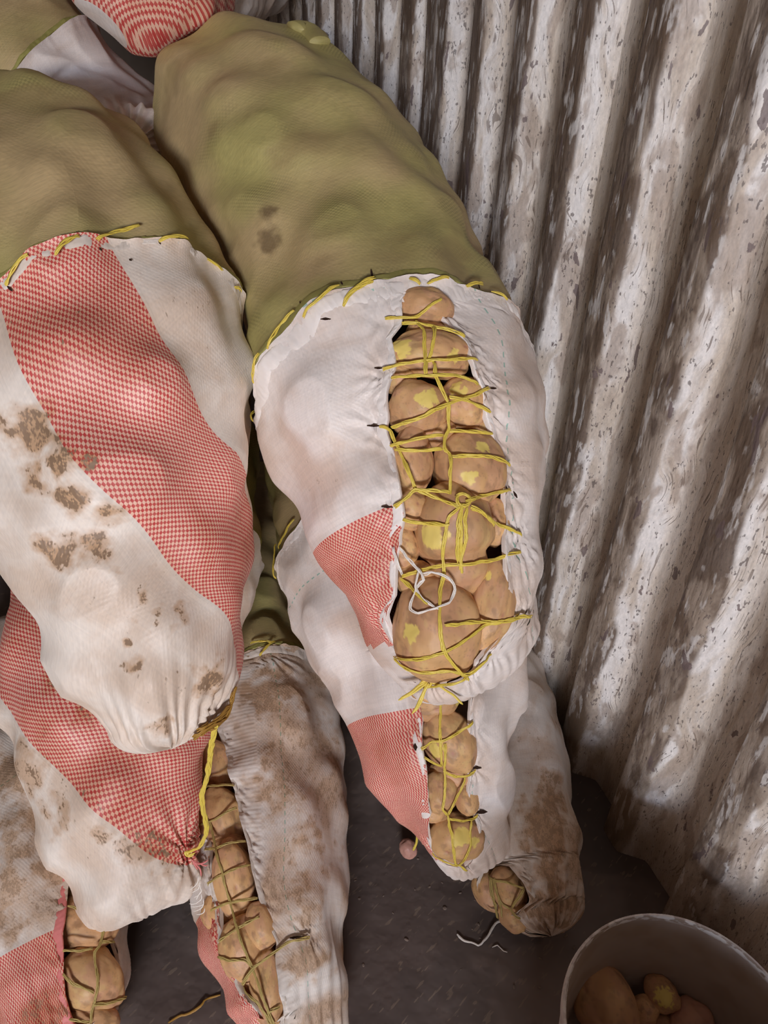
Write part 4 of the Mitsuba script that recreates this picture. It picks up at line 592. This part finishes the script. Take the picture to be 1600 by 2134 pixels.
def cords(T, lines, h, r, seed, flat=0.55):
    out = []
    for i, line in enumerate(lines):
        a = np.array(line)
        d = np.r_[0, np.cumsum(np.hypot(np.diff(a[:, 0]), 0.15 * np.diff(a[:, 1])) + 1e-6)]
        s = np.linspace(0, d[-1], max(3, int(d[-1] / 0.006)))
        v, u = np.interp(s, d, a[:, 0]), np.interp(s, d, a[:, 1])
        hh = h + 0.0012 * (i % 3) - 0.003 * (np.abs(s / max(d[-1], 1e-6) - 0.5) > 0.45)
        nn = T.normal(v, u)
        up = lifted(T.at(v, u, hh), nn)
        if len(up) > 4:
            up = np.maximum(up, np.convolve(np.pad(up, 1, 'edge'), [0.25, 0.5, 0.25], 'valid'))
        p = T.at(v, u, hh + up)
        tan = np.gradient(p, axis=0)
        bb = np.cross(nn, tan / (np.linalg.norm(tan, axis=1, keepdims=True) + 1e-12))
        arc = np.r_[0, np.cumsum(np.linalg.norm(np.diff(p, axis=0), axis=1))]
        for j in range(4):                                     # a flat band of raffia splits into fibres
            ph = 2 * np.pi * j / 4 + arc * 95 + i
            q = p + bb * (0.62 * r * np.cos(ph))[:, None] + nn * (0.30 * r * np.sin(ph))[:, None]
            out.append(strand(q, r * 0.46, 5, 0.7, nn, seed=seed + 9 * i + j, wobble=0.0016, step=0.004))
    return out

for k in SACK_KEY:
    s = Sack(k)
    key = s.key
    note(key, SACK_LABEL[k], 'sack')
    s.white(SACK_MAT[k])
    if s.seam:
        s.green()
    if s.slit:
        for side, parts in enumerate(s.hem()):
            put(free(key + '__slit_hem'), parts, 'mat_red_hem' if (k == 'G' and side == 0) else 'mat_hem' if k in 'AD' else 'mat_soiled_hem')
    if k in TWINE:
        put(key + '__lacing', joined(cords(s.t, TWINE[k], 0.0065, 0.0022, 11)), 'mat_twine' if k in 'AD' else 'mat_twine_old', 'yellow twine laced across the opening')
    if k in SEAM_TWINE:
        for j, one in enumerate(cords(s.t, SEAM_TWINE[k], 0.009, 0.0026, 31)):
            put(free(key + '__seam_stitch'), joined([one]), 'mat_twine', 'yellow twine stitch over the seam')
    if k in HOLES:
        parts = []
        for v0, u0, v1, u1, wd in HOLES[k]:
            ss = np.linspace(0, 1, 5)
            v, u = v0 + (v1 - v0) * ss, u0 + (u1 - u0) * ss
            hh = 0.0015 if k != 'B' else 0.004
            put(free(key + '__stitch_hole'), joined([strand(s.t.at(v, u, hh + s.wrinkle(v, u)), wd, 6, 0.25, s.t.normal(v, u), tips=0.3)]), 'mat_hole', 'dark slit pulled open by a stitch')
    for name, mat, rad, hgt, lines, lab in EXTRA.get(k, []):
        put(free(key + '__' + name), joined(cords(s.t, lines, hgt, rad, 51)), mat, lab)

    for name, mat, rad, flat, lines, lab in EXTRA_WORLD.get(k, []):
        put(free(key + '__' + name), joined([strand(ln, rad, 12, flat, seed=61 + i, wobble=0.002, step=0.003, tips=0.3, rough=0.05) for i, ln in enumerate(lines)]), mat, lab)

# ------------------------------------------------------------------ bucket and the small things on the floor
def lathe(profile, n=120, center=(0, 0, 0), wob=0.0):
    p = np.asarray(profile, float)
    a = np.arange(n) * 2 * np.pi / n
    r = p[:, 0][:, None] * (1 + wob * np.cos(2 * a + 0.6))[None]
    v = np.stack([r * np.cos(a), r * np.sin(a), np.repeat(p[:, 1][:, None], n, 1)], -1).reshape(-1, 3) + center
    f = tri(grid_faces(len(p), n, True))
    return v, f

BUCKET, BUCKET_R, BUCKET_TOP = (0.560, 0.285), 0.158, 0.30
scene['mat_bucket'] = tw({'type': 'principled', 'base_color': mikit.proc(bucket_color), 'roughness': 0.45, 'specular': 0.4})
bo = (BUCKET[0], BUCKET[1], 0.0)
R, H = BUCKET_R, BUCKET_TOP
prof = [(0.0, 0.002), (R * 0.80, 0.002), (R * 0.82, 0.008)] + [(R * (0.82 + 0.165 * t), 0.008 + (H - 0.03) * t) for t in np.linspace(0.02, 1, 16)] + \
       [(R * 1.0, H - 0.018), (R * 1.005, H - 0.006), (R * 0.995, H), (R * 0.975, H + 0.0005), (R * 0.962, H - 0.004)] + \
       [(R * (0.80 + 0.16 * t), 0.010 + (H - 0.02) * t) for t in np.linspace(1, 0, 18)] + [(0.0, 0.010)]
v, f = lathe(prof, center=bo, wob=0.012)
put('bucket__body', trimesh.Trimesh(v, f[:, ::-1], process=False), 'mat_bucket', smooth=40)
note('bucket', 'open greyish bucket with scuffed rim holding potatoes, by the iron wall', 'bucket')

put('thick_string', joined([strand(STRING[0], 0.0022, 7, 0.6, seed=3, wobble=0.004)]), 'mat_string', 'pale loose string lying in a curve on the floor left of the bucket', 'string')
put('thin_string', joined([strand(STRING[1], 0.0012, 6, 0.8, seed=4, wobble=0.003)]), 'mat_string', 'short thin pale string end on the floor beside the longer loose string', 'string')
put('straw', joined([strand(STRING[2], 0.0022, 6, 0.6, seed=5, wobble=0.006)]), 'mat_twine_brown', 'brown dry stalk lying on the floor at the bottom edge between two sacks', 'straw')
put('yellow_sprout', joined([strand(STRING[3], 0.0030, 7, 0.5, seed=6)]), 'mat_twine', 'short end of yellow twine hanging beside the small potato on the floor', 'twine')
rng = np.random.default_rng(5)
parts = []
for i in range(46):
    x, y = rng.uniform(0.22, 0.66), rng.uniform(0.40, 0.80)
    s = rng.uniform(0.0015, 0.005)
    m = trimesh.creation.icosphere(subdivisions=1, radius=1.0)
    vv = np.array(m.vertices) * [s, s * rng.uniform(0.4, 0.9), s * 0.3]
    a = rng.uniform(0, 6.3)
    vv = vv @ np.array([[np.cos(a), np.sin(a), 0], [-np.sin(a), np.cos(a), 0], [0, 0, 1]]) + [x, y, s * 0.25]
    parts.append((vv, np.array(m.faces)))
scene['mat_chaff'] = princ((0.20, 0.15, 0.12), 0.8)
put('chaff', joined(parts), 'mat_chaff', 'tiny crumbs of soil and chaff scattered on the floor', 'chaff', kind='stuff')


scene['camera'] = CAMERA
